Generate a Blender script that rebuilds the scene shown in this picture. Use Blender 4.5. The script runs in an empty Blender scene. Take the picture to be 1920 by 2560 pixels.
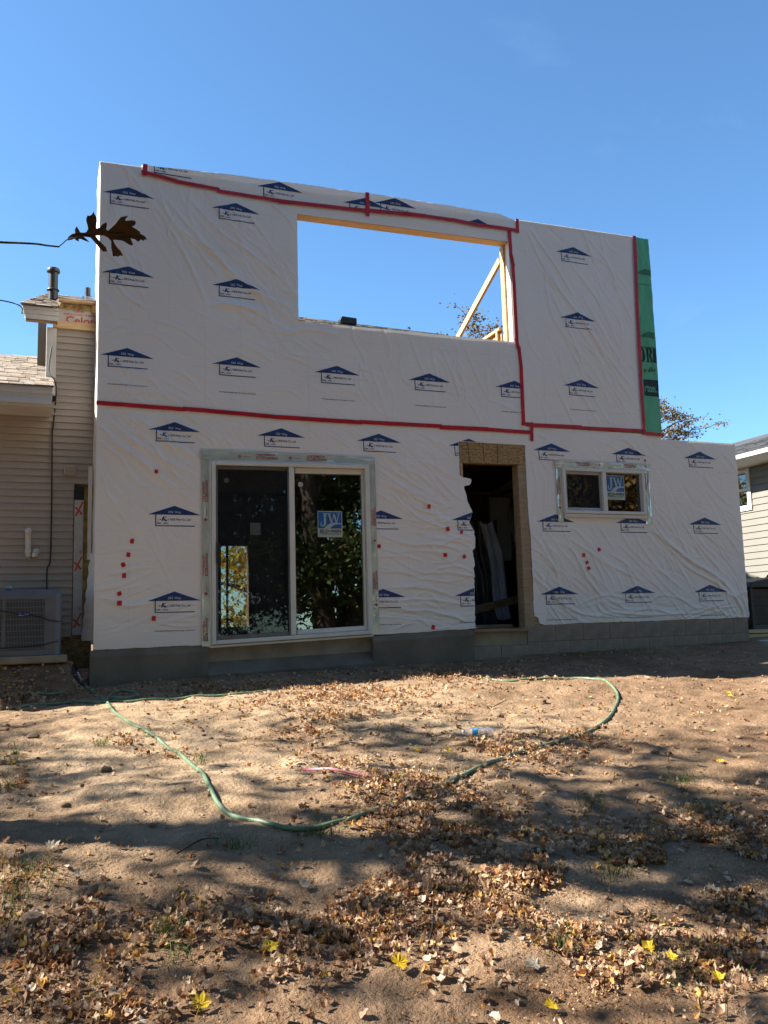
import bpy, bmesh, math, random
import numpy as np
from mathutils import Matrix, Vector

random.seed(7)
RNG = np.random.default_rng(11)
SC = bpy.context.scene
COL = SC.collection
R = math.radians

# ------------------------------------------------------------------ camera
cam_d = bpy.data.cameras.new("camera")
cam = bpy.data.objects.new("camera", cam_d)
COL.objects.link(cam)
cr = Vector((0.9331413, -0.3584508, -0.02757406))
cu = Vector((-0.02009701, -0.12858913, 0.9914943))
cf = Vector((0.35894765, 0.92465013, 0.12719562))
cam.matrix_world = Matrix(((cr.x, cu.x, -cf.x, -0.0233), (cr.y, cu.y, -cf.y, -9.3483),
                           (cr.z, cu.z, -cf.z, 1.6), (0, 0, 0, 1)))
cam_d.sensor_fit = 'VERTICAL'
cam_d.sensor_height = 24.0
cam_d.lens = 24.0 * 2157.9 / 2560
cam_d.clip_start = 0.05
cam_d.clip_end = 2000
SC.camera = cam

# ------------------------------------------------------------------ sky and sun
SUN_EL, SUN_BACK = R(41), R(21)          # sun stands to the left, a little behind the wall
world = bpy.data.worlds.new("World")
SC.world = world
world.use_nodes = True
wn, wl = world.node_tree.nodes, world.node_tree.links
wn.clear()
wout = wn.new('ShaderNodeOutputWorld')
wbg = wn.new('ShaderNodeBackground')
sky = wn.new('ShaderNodeTexSky')
sky.sky_type = 'NISHITA'
sky.sun_disc = False
sky.sun_elevation = SUN_EL
sky.sun_rotation = -(math.pi / 2 - SUN_BACK)
sky.altitude = 300
sky.air_density = 0.85
sky.dust_density = 0.3
sky.ozone_density = 2.2
wbg.inputs['Strength'].default_value = 0.072
# thin cirrus streaks over the whole sky
tc = wn.new('ShaderNodeTexCoord')
mp = wn.new('ShaderNodeMapping')
mp.inputs['Location'].default_value = (1.0, 13.0, 7.0)
mp.inputs['Rotation'].default_value = (0.3, -0.5, 0.2)
mp.inputs['Scale'].default_value = (1.2, 7.0, 9.0)
nz = wn.new('ShaderNodeTexNoise')
nz.inputs['Scale'].default_value = 1.1
nz.inputs['Detail'].default_value = 7
nz.inputs['Distortion'].default_value = 0.6
rp = wn.new('ShaderNodeValToRGB')
rp.color_ramp.elements[0].position = 0.615
rp.color_ramp.elements[1].position = 0.95
rp.color_ramp.elements[1].color = (0.12, 0.12, 0.12, 1)
mx = wn.new('ShaderNodeMix')
mx.data_type = 'RGBA'
mx.inputs['B'].default_value = (5.2, 6.0, 7.0, 1)
wl.new(tc.outputs['Generated'], mp.inputs['Vector'])
wl.new(mp.outputs['Vector'], nz.inputs['Vector'])
wl.new(nz.outputs['Fac'], rp.inputs['Fac'])
wl.new(rp.outputs['Color'], mx.inputs['Factor'])
wl.new(sky.outputs['Color'], mx.inputs['A'])
tint = wn.new('ShaderNodeMix'); tint.data_type = 'RGBA'; tint.blend_type = 'MULTIPLY'
tint.inputs['Factor'].default_value = 1.0
tint.inputs['B'].default_value = (0.70, 0.97, 1.08, 1)
wl.new(mx.outputs['Result'], tint.inputs['A'])
wl.new(tint.outputs['Result'], wbg.inputs['Color'])
wl.new(wbg.outputs['Background'], wout.inputs['Surface'])

sun_dir = Vector((-math.cos(SUN_BACK) * math.cos(SUN_EL), math.sin(SUN_BACK) * math.cos(SUN_EL), math.sin(SUN_EL)))
sl = bpy.data.lights.new("sun", 'SUN')
sl.energy = 4.9
sl.angle = R(0.53)
sl.color = (1.0, 0.93, 0.82)
sun = bpy.data.objects.new("sun", sl)
COL.objects.link(sun)
sun.location = (-20, 8, 25)
sun.rotation_euler = sun_dir.to_track_quat('Z', 'Y').to_euler()

SC.view_settings.view_transform = 'Standard'
SC.view_settings.look = 'None'
SC.view_settings.exposure = 1.86
SC.view_settings.gamma = 1.0
SC.cycles.max_bounces = 10
SC.cycles.transparent_max_bounces = 16

# ------------------------------------------------------------------ helpers
ANCHORS = set()
def link(o, parent=None):
    COL.objects.link(o)
    if parent is not None:
        o.parent = parent
        o.matrix_parent_inverse = parent_inv(parent)
    return o

def parent_inv(p):
    return Matrix.Translation(p.location).inverted() if p.name in ANCHORS else Matrix.Identity(4)

def thing(name, label, cat, loc=(0, 0, 0), group=None):
    o = bpy.data.objects.new(name, None)
    o.empty_display_size = 0.2
    COL.objects.link(o)
    o.location = loc
    o['label'] = label
    o['category'] = cat
    ANCHORS.add(o.name)
    if group:
        o['group'] = group
    return o

def tag(o, label=None, cat=None, group=None, kind=None):
    if label: o['label'] = label
    if cat: o['category'] = cat
    if group: o['group'] = group
    if kind: o['kind'] = kind
    return o

def mesh_data(name, verts, faces, mats=(), mi=None, smooth=False):
    me = bpy.data.meshes.new(name)
    me.from_pydata([tuple(map(float, v)) for v in verts], [], [tuple(int(i) for i in f) for f in faces])
    for m in mats:
        me.materials.append(m)
    if mi is not None:
        me.polygons.foreach_set('material_index', np.asarray(mi, dtype=np.int32))
    if smooth:
        me.polygons.foreach_set('use_smooth', np.ones(len(me.polygons), dtype=bool))
    me.update()
    return me

def mobj(name, verts, faces, mat, parent=None, smooth=False, mi=None):
    mats = mat if isinstance(mat, (list, tuple)) else (mat,)
    return link(bpy.data.objects.new(name, mesh_data(name, verts, faces, mats, mi, smooth)), parent)

class MB:
    """collects shapes into one mesh"""
    def __init__(s):
        s.v, s.f, s.m = [], [], []
    def add(s, v, f, m=0):
        b = len(s.v)
        s.v += [tuple(p) for p in v]
        s.f += [tuple(i + b for i in q) for q in f]
        s.m += [m] * len(f)
        return s
    def box(s, x0, x1, y0, y1, z0, z1, m=0):
        v = [(x0, y0, z0), (x1, y0, z0), (x1, y1, z0), (x0, y1, z0), (x0, y0, z1), (x1, y0, z1), (x1, y1, z1), (x0, y1, z1)]
        f = [(0, 3, 2, 1), (4, 5, 6, 7), (0, 1, 5, 4), (1, 2, 6, 5), (2, 3, 7, 6), (3, 0, 4, 7)]
        return s.add(v, f, m)
    def prism(s, poly, y0, y1, m=0):
        """poly in (x,z), counter-clockwise seen from -Y"""
        n = len(poly)
        v = [(x, y0, z) for x, z in poly] + [(x, y1, z) for x, z in poly]
        f = [tuple(range(n)), tuple(range(2 * n - 1, n - 1, -1))]
        f += [(i, i + n, (i + 1) % n + n, (i + 1) % n) for i in range(n)]
        return s.add(v, f, m)
    def bar(s, a, b, w, t, m=0, up=(0, 0, 1)):
        a, b = Vector(a), Vector(b)
        d = (b - a).normalized()
        sd = d.cross(Vector(up))
        if sd.length < 1e-4:
            sd = d.cross(Vector((0, 1, 0)))
        sd.normalize()
        n = sd.cross(d)
        v = []
        for p in (a, b):
            for i, j in ((-1, -1), (1, -1), (1, 1), (-1, 1)):
                v.append(p + sd * (i * w / 2) + n * (j * t / 2))
        return s.add(v, [(3, 2, 1, 0), (4, 5, 6, 7), (0, 1, 5, 4), (1, 2, 6, 5), (2, 3, 7, 6), (3, 0, 4, 7)], m)
    def tube(s, pts, rad, seg=8, m=0, cap=True):
        pts = [Vector(p) for p in pts]
        n = len(pts)
        rads = rad if isinstance(rad, (list, tuple)) else [rad] * n
        b = len(s.v)
        ref = Vector((0, 0, 1))
        for i, p in enumerate(pts):
            d = (pts[min(i + 1, n - 1)] - pts[max(i - 1, 0)])
            d = d.normalized() if d.length > 1e-9 else Vector((0, 0, 1))
            if abs(d.dot(ref)) > 0.95:
                ref = Vector((1, 0, 0)) if abs(d.x) < 0.8 else Vector((0, 1, 0))
            a = d.cross(ref).normalized()
            c = a.cross(d)
            for k in range(seg):
                t = 2 * math.pi * k / seg
                s.v.append(tuple(p + (a * math.cos(t) + c * math.sin(t)) * rads[i]))
        for i in range(n - 1):
            for k in range(seg):
                k2 = (k + 1) % seg
                s.f.append((b + i * seg + k, b + i * seg + k2, b + (i + 1) * seg + k2, b + (i + 1) * seg + k))
                s.m.append(m)
        if cap:
            s.f.append(tuple(b + k for k in range(seg - 1, -1, -1)))
            s.f.append(tuple(b + (n - 1) * seg + k for k in range(seg)))
            s.m += [m, m]
        return s
    def build(s, name, mat, parent=None, smooth=False, bevel=0.0):
        o = mobj(name, s.v, s.f, mat, parent, smooth, s.m)
        if bevel:
            bm = bmesh.new()
            bm.from_mesh(o.data)
            bmesh.ops.bevel(bm, geom=list(bm.edges), offset=bevel, segments=1, affect='EDGES', clamp_overlap=True)
            bm.to_mesh(o.data)
            bm.free()
        return o

def smooth_path(pts, n=8):
    P = [Vector(p) for p in pts]
    out = []
    for i in range(len(P) - 1):
        p0, p1, p2, p3 = P[max(i - 1, 0)], P[i], P[i + 1], P[min(i + 2, len(P) - 1)]
        for k in range(n):
            t = k / n
            out.append(0.5 * ((2 * p1) + (p2 - p0) * t + (2 * p0 - 5 * p1 + 4 * p2 - p3) * t * t + (3 * p1 - p0 - 3 * p2 + p3) * t ** 3))
    out.append(P[-1])
    return out

# value noise, vectorised
def _hash(i, j, s):
    h = (i * 374761393 + j * 668265263 + s * 1442695041) & 0xffffffff
    h = ((h ^ (h >> 13)) * 1274126177) & 0xffffffff
    return ((h ^ (h >> 16)) & 0xffff) / 65535.0
def vnoise(x, y, s=0):
    x = np.asarray(x, float); y = np.asarray(y, float)
    i = np.floor(x).astype(np.int64); j = np.floor(y).astype(np.int64)
    u = x - i; v = y - j
    u = u * u * (3 - 2 * u); v = v * v * (3 - 2 * v)
    a = _hash(i, j, s); b = _hash(i + 1, j, s); c = _hash(i, j + 1, s); d = _hash(i + 1, j + 1, s)
    return (a * (1 - u) + b * u) * (1 - v) + (c * (1 - u) + d * u) * v - 0.5
def fbm(x, y, s=0, o=4):
    r = 0; a = 1.0
    for k in range(o):
        r = r + a * vnoise(x * 2 ** k, y * 2 ** k, s + k)
        a *= 0.5
    return r

# ------------------------------------------------------------------ materials
def new_mat(name):
    m = bpy.data.materials.new(name)
    m.use_nodes = True
    n, l = m.node_tree.nodes, m.node_tree.links
    return m, n, l, n['Principled BSDF']

def pmat(name, c1, c2=None, scale=6.0, rough=0.7, bump=0.0, bscale=60.0, metal=0.0, spec=0.4, stretch=(1, 1, 1), detail=5, coat=0.0, lo=0.35, hi=0.65):
    m, n, l, b = new_mat(name)
    b.inputs['Roughness'].default_value = rough
    b.inputs['Metallic'].default_value = metal
    b.inputs['Specular IOR Level'].default_value = spec
    b.inputs['Coat Weight'].default_value = coat
    if c2 is None:
        c2 = tuple(c * 0.86 for c in c1)
    t = n.new('ShaderNodeTexCoord')
    mp = n.new('ShaderNodeMapping')
    mp.inputs['Scale'].default_value = stretch
    l.new(t.outputs['Object'], mp.inputs['Vector'])
    z = n.new('ShaderNodeTexNoise')
    z.inputs['Scale'].default_value = scale
    z.inputs['Detail'].default_value = detail
    l.new(mp.outputs['Vector'], z.inputs['Vector'])
    r = n.new('ShaderNodeValToRGB')
    r.color_ramp.elements[0].position = lo
    r.color_ramp.elements[1].position = hi
    r.color_ramp.elements[0].color = (*c1, 1)
    r.color_ramp.elements[1].color = (*c2, 1)
    l.new(z.outputs['Fac'], r.inputs['Fac'])
    l.new(r.outputs['Color'], b.inputs['Base Color'])
    if bump:
        z2 = n.new('ShaderNodeTexNoise')
        z2.inputs['Scale'].default_value = bscale
        z2.inputs['Detail'].default_value = 4
        l.new(mp.outputs['Vector'], z2.inputs['Vector'])
        bp = n.new('ShaderNodeBump')
        bp.inputs['Strength'].default_value = bump
        bp.inputs['Distance'].default_value = 0.01
        l.new(z2.outputs['Fac'], bp.inputs['Height'])
        l.new(bp.outputs['Normal'], b.inputs['Normal'])
    return m

M = {}
M['navy'] = pmat('navy_print', (0.012, 0.035, 0.13), (0.016, 0.045, 0.16), 9, 0.45)
M['dark_print'] = pmat('dark_print', (0.015, 0.02, 0.05), rough=0.5)
M['pale_print'] = pmat('pale_print', (0.5, 0.52, 0.55), rough=0.5)
M['red_tape'] = pmat('red_sheathing_tape', (0.52, 0.014, 0.024), (0.36, 0.011, 0.017), 9, 0.32, 0.6, 28)
M['red_patch'] = pmat('red_tape_patch', (0.55, 0.02, 0.015), (0.45, 0.015, 0.012), 8, 0.4)
M['red_print'] = pmat('red_print', (0.33, 0.03, 0.04), rough=0.5)
M['osb'] = pmat('osb', (0.42, 0.27, 0.11), (0.20, 0.11, 0.04), 22, 0.75, 0.3, 40, stretch=(1, 1, 2.2))
M['lumber'] = pmat('spf_lumber', (0.60, 0.40, 0.20), (0.48, 0.29, 0.13), 5, 0.65, 0.15, 30, stretch=(1, 1, 6))
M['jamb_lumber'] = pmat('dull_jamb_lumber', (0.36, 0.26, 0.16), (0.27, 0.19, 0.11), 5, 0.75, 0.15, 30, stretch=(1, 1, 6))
M['lumber_y'] = pmat('spf_lumber_lengthwise', (0.62, 0.44, 0.24), (0.50, 0.32, 0.16), 4, 0.65, 0.15, 30, stretch=(0.5, 8, 8))
M['old_lumber'] = pmat('weathered_lumber', (0.30, 0.20, 0.12), (0.16, 0.10, 0.06), 6, 0.8, 0.2, 30, stretch=(0.7, 6, 6))
M['vinyl'] = pmat('white_vinyl', (0.66, 0.64, 0.58), (0.60, 0.575, 0.51), 3, 0.35)
M['vinyl_grey'] = pmat('grey_aluminium', (0.40, 0.40, 0.41), (0.34, 0.34, 0.35), 3, 0.35, metal=0.3)
M['sash_dark'] = pmat('dark_grey_aluminium', (0.16, 0.155, 0.15), (0.13, 0.125, 0.12), 3, 0.35, metal=0.3)
M['black'] = pmat('black_plastic', (0.012, 0.012, 0.013), (0.02, 0.02, 0.02), 4, 0.4)
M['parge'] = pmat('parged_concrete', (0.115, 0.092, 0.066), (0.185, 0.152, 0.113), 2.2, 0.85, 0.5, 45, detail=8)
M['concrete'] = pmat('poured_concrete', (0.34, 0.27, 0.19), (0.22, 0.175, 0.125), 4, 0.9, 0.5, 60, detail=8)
M['block'] = pmat('concrete_block', (0.30, 0.238, 0.18), (0.22, 0.172, 0.13), 7, 0.95, 0.7, 90, detail=8)
M['mortar'] = pmat('mortar', (0.20, 0.158, 0.12), rough=0.95, bump=0.4)
M['taupe'] = pmat('taupe_vinyl_siding', (0.42, 0.36, 0.30), (0.37, 0.315, 0.26), 2.5, 0.5, 0.1, 30, stretch=(0.4, 1, 5))
M['white_trim'] = pmat('white_trim', (0.62, 0.60, 0.57), (0.54, 0.52, 0.49), 3, 0.5)
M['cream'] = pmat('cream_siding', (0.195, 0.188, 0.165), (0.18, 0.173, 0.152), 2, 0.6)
M['white_paint'] = pmat('white_paint', (0.75, 0.74, 0.70), (0.68, 0.67, 0.62), 3, 0.45)
M['shingle_a'] = pmat('shingle_tan', (0.34, 0.275, 0.21), (0.22, 0.18, 0.14), 26, 0.95, 0.6, 120)
M['shingle_b'] = pmat('shingle_brown', (0.24, 0.19, 0.15), (0.15, 0.12, 0.095), 26, 0.95, 0.6, 120)
M['shingle_c'] = pmat('shingle_grey', (0.30, 0.26, 0.22), (0.20, 0.17, 0.14), 26, 0.95, 0.6, 120)
M['shingle_dark'] = pmat('shingle_dark', (0.15, 0.11, 0.085), (0.06, 0.05, 0.045), 14, 0.95, 0.6, 90)
M['shingle_slate'] = pmat('shingle_slate', (0.075, 0.075, 0.085), (0.05, 0.05, 0.06), 8, 0.95, 0.5, 90, stretch=(1, 1, 3))
M['pvc'] = pmat('white_pvc', (0.66, 0.64, 0.60), (0.58, 0.56, 0.52), 6, 0.4)
M['vent_metal'] = pmat('vent_metal', (0.035, 0.04, 0.043), (0.025, 0.028, 0.03), 5, 0.45, metal=0.4)
M['flash_metal'] = pmat('flashing_metal', (0.35, 0.36, 0.37), (0.28, 0.28, 0.29), 5, 0.4, metal=0.6)
M['foam'] = pmat('foil_foam', (0.52, 0.50, 0.48), (0.42, 0.40, 0.38), 8, 0.5, 0.2, 30)
M['orange_print'] = pmat('orange_print', (0.55, 0.09, 0.03), (0.45, 0.07, 0.03), 10, 0.5)
M['insul'] = pmat('fibreglass', (0.38, 0.27, 0.09), (0.20, 0.13, 0.04), 9, 1.0, 1.0, 25)
M['ac_grey'] = pmat('ac_grey_paint', (0.125, 0.132, 0.145), (0.105, 0.112, 0.125), 4, 0.45)
M['ac_dark'] = pmat('ac_coil_dark', (0.035, 0.04, 0.045), rough=0.7)
M['badge'] = pmat('badge_blue', (0.02, 0.04, 0.16), rough=0.3)
M['cable'] = pmat('dark_cable', (0.03, 0.026, 0.024), rough=0.6)
M['hose'] = pmat('green_hose', (0.09, 0.15, 0.085), (0.16, 0.23, 0.145), 18, 0.42, 0.2, 70)
M['hose_fit'] = pmat('pale_hose_sprain_relief', (0.35, 0.45, 0.36), rough=0.5)
M['pink'] = pmat('pink_plastic', (0.62, 0.22, 0.27), (0.55, 0.18, 0.22), 7, 0.5)
M['yellow_wood'] = pmat('yellow_painted_wood', (0.36, 0.30, 0.06), (0.22, 0.17, 0.05), 10, 0.6)
M['rock'] = pmat('rock', (0.24, 0.165, 0.11), (0.15, 0.10, 0.065), 16, 0.95, 0.6, 60)
M['drywall'] = pmat('drywall', (0.85, 0.85, 0.86), (0.80, 0.80, 0.82), 3, 0.9)
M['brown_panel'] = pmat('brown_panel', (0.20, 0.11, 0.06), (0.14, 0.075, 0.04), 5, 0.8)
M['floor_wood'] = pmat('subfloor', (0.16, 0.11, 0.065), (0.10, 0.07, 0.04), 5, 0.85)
M['dark_bin'] = pmat('black_bin_plastic', (0.018, 0.018, 0.02), (0.03, 0.028, 0.027), 5, 0.55)
M['brown_bin'] = pmat('brown_bin_panel', (0.055, 0.038, 0.026), (0.035, 0.025, 0.018), 5, 0.7)
M['bark'] = pmat('bark', (0.085, 0.06, 0.042), (0.045, 0.032, 0.024), 9, 0.95, 1.0, 18, stretch=(1, 1, 0.25))
M['twig'] = pmat('twig_bark', (0.045, 0.030, 0.022), (0.025, 0.017, 0.013), 30, 0.9, 0.5, 60)
M['paper'] = pmat('paper_tag', (0.45, 0.45, 0.42), rough=0.8)
M['sticker_pale'] = pmat('sticker_pale', (0.36, 0.41, 0.35), (0.40, 0.44, 0.38), 6, 0.4)
M['sticker_blue'] = pmat('sticker_blue', (0.012, 0.10, 0.30), (0.016, 0.12, 0.34), 6, 0.35)
M['bottle_label'] = pmat('blue_bottle_label', (0.02, 0.28, 0.62), (0.35, 0.55, 0.7), 14, 0.35, lo=0.5, hi=0.62)
M['concrete_slab'] = pmat('pale_concrete', (0.48, 0.46, 0.43), (0.40, 0.38, 0.35), 4, 0.9)
M['purple_sheet'] = pmat('purple_damp_membrane', (0.05, 0.04, 0.085), (0.02, 0.016, 0.03), 9, 0.35, 0.8, 20)
M['green_print'] = pmat('ghost_print', (0.035, 0.16, 0.085), rough=0.5)
M['black_print'] = pmat('black_print', (0.008, 0.012, 0.012), rough=0.5)
M['script_print'] = pmat('script_print', (0.06, 0.06, 0.02), rough=0.5)
M['green_reverse'] = pmat('green_reverse_print', (0.10, 0.42, 0.24), rough=0.5)

# house wrap: woven plastic, faint printed grid, light soiling
def wrap_mat():
    m, n, l, b = new_mat('house_wrap')
    t = n.new('ShaderNodeTexCoord')
    z = n.new('ShaderNodeTexNoise'); z.inputs['Scale'].default_value = 1.3; z.inputs['Detail'].default_value = 8
    l.new(t.outputs['Object'], z.inputs['Vector'])
    r = n.new('ShaderNodeValToRGB')
    r.color_ramp.elements[0].position = 0.3; r.color_ramp.elements[1].position = 0.75
    r.color_ramp.elements[0].color = (0.85, 0.80, 0.735, 1)
    r.color_ramp.elements[1].color = (0.89, 0.85, 0.79, 1)
    l.new(z.outputs['Fac'], r.inputs['Fac'])
    sp = n.new('ShaderNodeTexNoise'); sp.inputs['Scale'].default_value = 55; sp.inputs['Detail'].default_value = 2
    l.new(t.outputs['Object'], sp.inputs['Vector'])
    sr = n.new('ShaderNodeValToRGB')
    sr.color_ramp.elements[0].position = 0.735; sr.color_ramp.elements[1].position = 0.76
    sr.color_ramp.elements[0].color = (1, 1, 1, 1); sr.color_ramp.elements[1].color = (0.45, 0.42, 0.38, 1)
    l.new(sp.outputs['Fac'], sr.inputs['Fac'])
    mul = n.new('ShaderNodeMix'); mul.data_type = 'RGBA'; mul.blend_type = 'MULTIPLY'
    mul.inputs['Factor'].default_value = 1
    l.new(r.outputs['Color'], mul.inputs['A']); l.new(sr.outputs['Color'], mul.inputs['B'])
    # faint fold / ruling lines
    sep = n.new('ShaderNodeSeparateXYZ'); l.new(t.outputs['Object'], sep.inputs['Vector'])
    acc = None
    for ax, per, off in (('X', 0.394, 0.05), ('Z', 0.457, 0.11)):
        a = n.new('ShaderNodeMath'); a.operation = 'ADD'; a.inputs[1].default_value = off
        l.new(sep.outputs[ax], a.inputs[0])
        d = n.new('ShaderNodeMath'); d.operation = 'PINGPONG'; d.inputs[1].default_value = per / 2
        l.new(a.outputs[0], d.inputs[0])
        c = n.new('ShaderNodeMath'); c.operation = 'LESS_THAN'; c.inputs[1].default_value = 0.0035
        l.new(d.outputs[0], c.inputs[0])
        if acc is None: acc = c
        else:
            s = n.new('ShaderNodeMath'); s.operation = 'MAXIMUM'
            l.new(acc.outputs[0], s.inputs[0]); l.new(c.outputs[0], s.inputs[1]); acc = s
    ln = n.new('ShaderNodeTexNoise'); ln.inputs['Scale'].default_value = 3.0
    l.new(t.outputs['Object'], ln.inputs['Vector'])
    lr = n.new('ShaderNodeMapRange'); lr.inputs['From Min'].default_value = 0.42; lr.inputs['From Max'].default_value = 0.7
    lr.inputs['To Max'].default_value = 0.30
    l.new(ln.outputs['Fac'], lr.inputs['Value'])
    lm = n.new('ShaderNodeMath'); lm.operation = 'MULTIPLY'
    l.new(acc.outputs[0], lm.inputs[0]); l.new(lr.outputs['Result'], lm.inputs[1])
    mm = n.new('ShaderNodeMix'); mm.data_type = 'RGBA'; mm.inputs['B'].default_value = (0.42, 0.43, 0.46, 1)
    l.new(lm.outputs[0], mm.inputs['Factor']); l.new(mul.outputs['Result'], mm.inputs['A'])
    l.new(mm.outputs['Result'], b.inputs['Base Color'])
    b.inputs['Roughness'].default_value = 0.5
    b.inputs['Specular IOR Level'].default_value = 0.35
    mp = n.new('ShaderNodeMapping'); mp.inputs['Rotation'].default_value = (0, R(48), 0); mp.inputs['Scale'].default_value = (2.6, 1, 24)
    l.new(t.outputs['Object'], mp.inputs['Vector'])
    z2 = n.new('ShaderNodeTexNoise'); z2.inputs['Scale'].default_value = 1.6; z2.inputs['Detail'].default_value = 5; z2.inputs['Distortion'].default_value = 0.4
    l.new(mp.outputs['Vector'], z2.inputs['Vector'])
    bp = n.new('ShaderNodeBump'); bp.inputs['Strength'].default_value = 0.22; bp.inputs['Distance'].default_value = 0.02
    l.new(z2.outputs['Fac'], bp.inputs['Height'])
    l.new(bp.outputs['Normal'], b.inputs['Normal'])
    tl = n.new('ShaderNodeBsdfTranslucent'); tl.inputs['Color'].default_value = (0.85, 0.84, 0.80, 1)
    ms = n.new('ShaderNodeMixShader'); ms.inputs['Fac'].default_value = 0.12
    l.new(b.outputs['BSDF'], ms.inputs[1]); l.new(tl.outputs['BSDF'], ms.inputs[2])
    l.new(ms.outputs['Shader'], n['Material Output'].inputs['Surface'])
    return m
M['wrap'] = wrap_mat()
M['green_wrap'] = pmat('green_house_wrap', (0.10, 0.42, 0.22), (0.08, 0.35, 0.185), 5, 0.45, 0.4, 12, stretch=(3, 1, 0.6))
M['flash'] = pmat('butyl_window_flashing', (0.52, 0.56, 0.49), (0.68, 0.71, 0.62), 7, 0.14, 0.6, 14, metal=0.35, spec=0.6, stretch=(1, 1, 1))
M['plastic_dark'] = pmat('black_poly_sheet', (0.045, 0.048, 0.065), (0.075, 0.08, 0.105), 4, 0.22, 0.5, 9)
M['plastic_pale'] = pmat('cloudy_poly_sheet', (0.50, 0.55, 0.66), (0.38, 0.42, 0.52), 4, 0.25, 0.6, 12)

def glass_mat(name, tint, ior):
    m, n, l, b = new_mat(name)
    n.remove(b)
    out = n['Material Output']
    tr = n.new('ShaderNodeBsdfTransparent'); tr.inputs['Color'].default_value = (*tint, 1)
    gl = n.new('ShaderNodeBsdfGlossy'); gl.inputs['Roughness'].default_value = 0.0; gl.inputs['Color'].default_value = (0.95, 0.98, 0.96, 1)
    fr = n.new('ShaderNodeFresnel'); fr.inputs['IOR'].default_value = ior
    ms = n.new('ShaderNodeMixShader')
    t = n.new('ShaderNodeTexCoord')
    z = n.new('ShaderNodeTexNoise'); z.inputs['Scale'].default_value = 2.2; z.inputs['Detail'].default_value = 2
    l.new(t.outputs['Object'], z.inputs['Vector'])
    bp = n.new('ShaderNodeBump'); bp.inputs['Strength'].default_value = 0.03; bp.inputs['Distance'].default_value = 0.03
    l.new(z.outputs['Fac'], bp.inputs['Height'])
    l.new(bp.outputs['Normal'], gl.inputs['Normal'])
    l.new(fr.outputs['Fac'], ms.inputs['Fac'])
    l.new(tr.outputs['BSDF'], ms.inputs[1]); l.new(gl.outputs['BSDF'], ms.inputs[2])
    l.new(ms.outputs['Shader'], out.inputs['Surface'])
    return m
M['glass'] = glass_mat('window_glass', (0.80, 0.84, 0.82), 2.2)
M['clear_plastic'] = glass_mat('clear_bottle_plastic', (0.93, 0.94, 0.95), 1.35)
_n, _l = M['clear_plastic'].node_tree.nodes, M['clear_plastic'].node_tree.links
_d = _n.new('ShaderNodeBsdfDiffuse'); _d.inputs['Color'].default_value = (0.8, 0.8, 0.8, 1)
_m = _n.new('ShaderNodeMixShader'); _m.inputs['Fac'].default_value = 0.22
_s = _n['Material Output'].inputs['Surface'].links[0].from_socket
_l.new(_s, _m.inputs[1]); _l.new(_d.outputs['BSDF'], _m.inputs[2]); _l.new(_m.outputs['Shader'], _n['Material Output'].inputs['Surface'])

def screen_mat():
    m, n, l, b = new_mat('insect_screen')
    b.inputs['Base Color'].default_value = (0.005, 0.005, 0.006, 1)
    b.inputs['Roughness'].default_value = 0.8
    out = n['Material Output']
    tr = n.new('ShaderNodeBsdfTransparent')
    ms = n.new('ShaderNodeMixShader'); ms.inputs['Fac'].default_value = 0.36
    l.new(tr.outputs['BSDF'], ms.inputs[1]); l.new(b.outputs['BSDF'], ms.inputs[2])
    l.new(ms.outputs['Shader'], out.inputs['Surface'])
    return m
M['screen'] = screen_mat()

def leaf_mat(name, stops, rough=0.7, trans=0.25):
    m, n, l, b = new_mat(name)
    a = n.new('ShaderNodeAttribute'); a.attribute_name = 'rnd'
    oi = n.new('ShaderNodeObjectInfo')
    ad = n.new('ShaderNodeMath'); ad.operation = 'ADD'
    fr = n.new('ShaderNodeMath'); fr.operation = 'FRACT'
    l.new(a.outputs['Fac'], ad.inputs[0]); l.new(oi.outputs['Random'], ad.inputs[1]); l.new(ad.outputs[0], fr.inputs[0])
    r = n.new('ShaderNodeValToRGB')
    e = r.color_ramp.elements
    e[0].position = stops[0][0]; e[0].color = (*stops[0][1], 1)
    e[1].position = stops[-1][0]; e[1].color = (*stops[-1][1], 1)
    for p, c in stops[1:-1]:
        x = e.new(p); x.color = (*c, 1)
    l.new(fr.outputs[0], r.inputs['Fac'])
    t = n.new('ShaderNodeTexCoord')
    z = n.new('ShaderNodeTexNoise'); z.inputs['Scale'].default_value = 45
    l.new(t.outputs['Object'], z.inputs['Vector'])
    mr = n.new('ShaderNodeMapRange'); mr.inputs['To Min'].default_value = 0.65; mr.inputs['To Max'].default_value = 1.25
    l.new(z.outputs['Fac'], mr.inputs['Value'])
    mu = n.new('ShaderNodeMix'); mu.data_type = 'RGBA'; mu.blend_type = 'MULTIPLY'; mu.inputs['Factor'].default_value = 1
    l.new(r.outputs['Color'], mu.inputs['A']); l.new(mr.outputs['Result'], mu.inputs['B'])
    l.new(mu.outputs['Result'], b.inputs['Base Color'])
    b.inputs['Roughness'].default_value = rough
    b.inputs['Specular IOR Level'].default_value = 0.25
    out = n['Material Output']
    tl = n.new('ShaderNodeBsdfTranslucent'); l.new(mu.outputs['Result'], tl.inputs['Color'])
    ms = n.new('ShaderNodeMixShader'); ms.inputs['Fac'].default_value = trans
    l.new(b.outputs['BSDF'], ms.inputs[1]); l.new(tl.outputs['BSDF'], ms.inputs[2])
    l.new(ms.outputs['Shader'], out.inputs['Surface'])
    return m
M['litter'] = leaf_mat('dry_leaf_litter', [(0.0, (0.13, 0.065, 0.036)), (0.16, (0.27, 0.14, 0.075)), (0.38, (0.44, 0.28, 0.17)), (0.62, (0.58, 0.43, 0.30)), (0.78, (0.46, 0.20, 0.07)), (0.88, (0.55, 0.34, 0.09)), (1.0, (0.70, 0.57, 0.44))])
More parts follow.
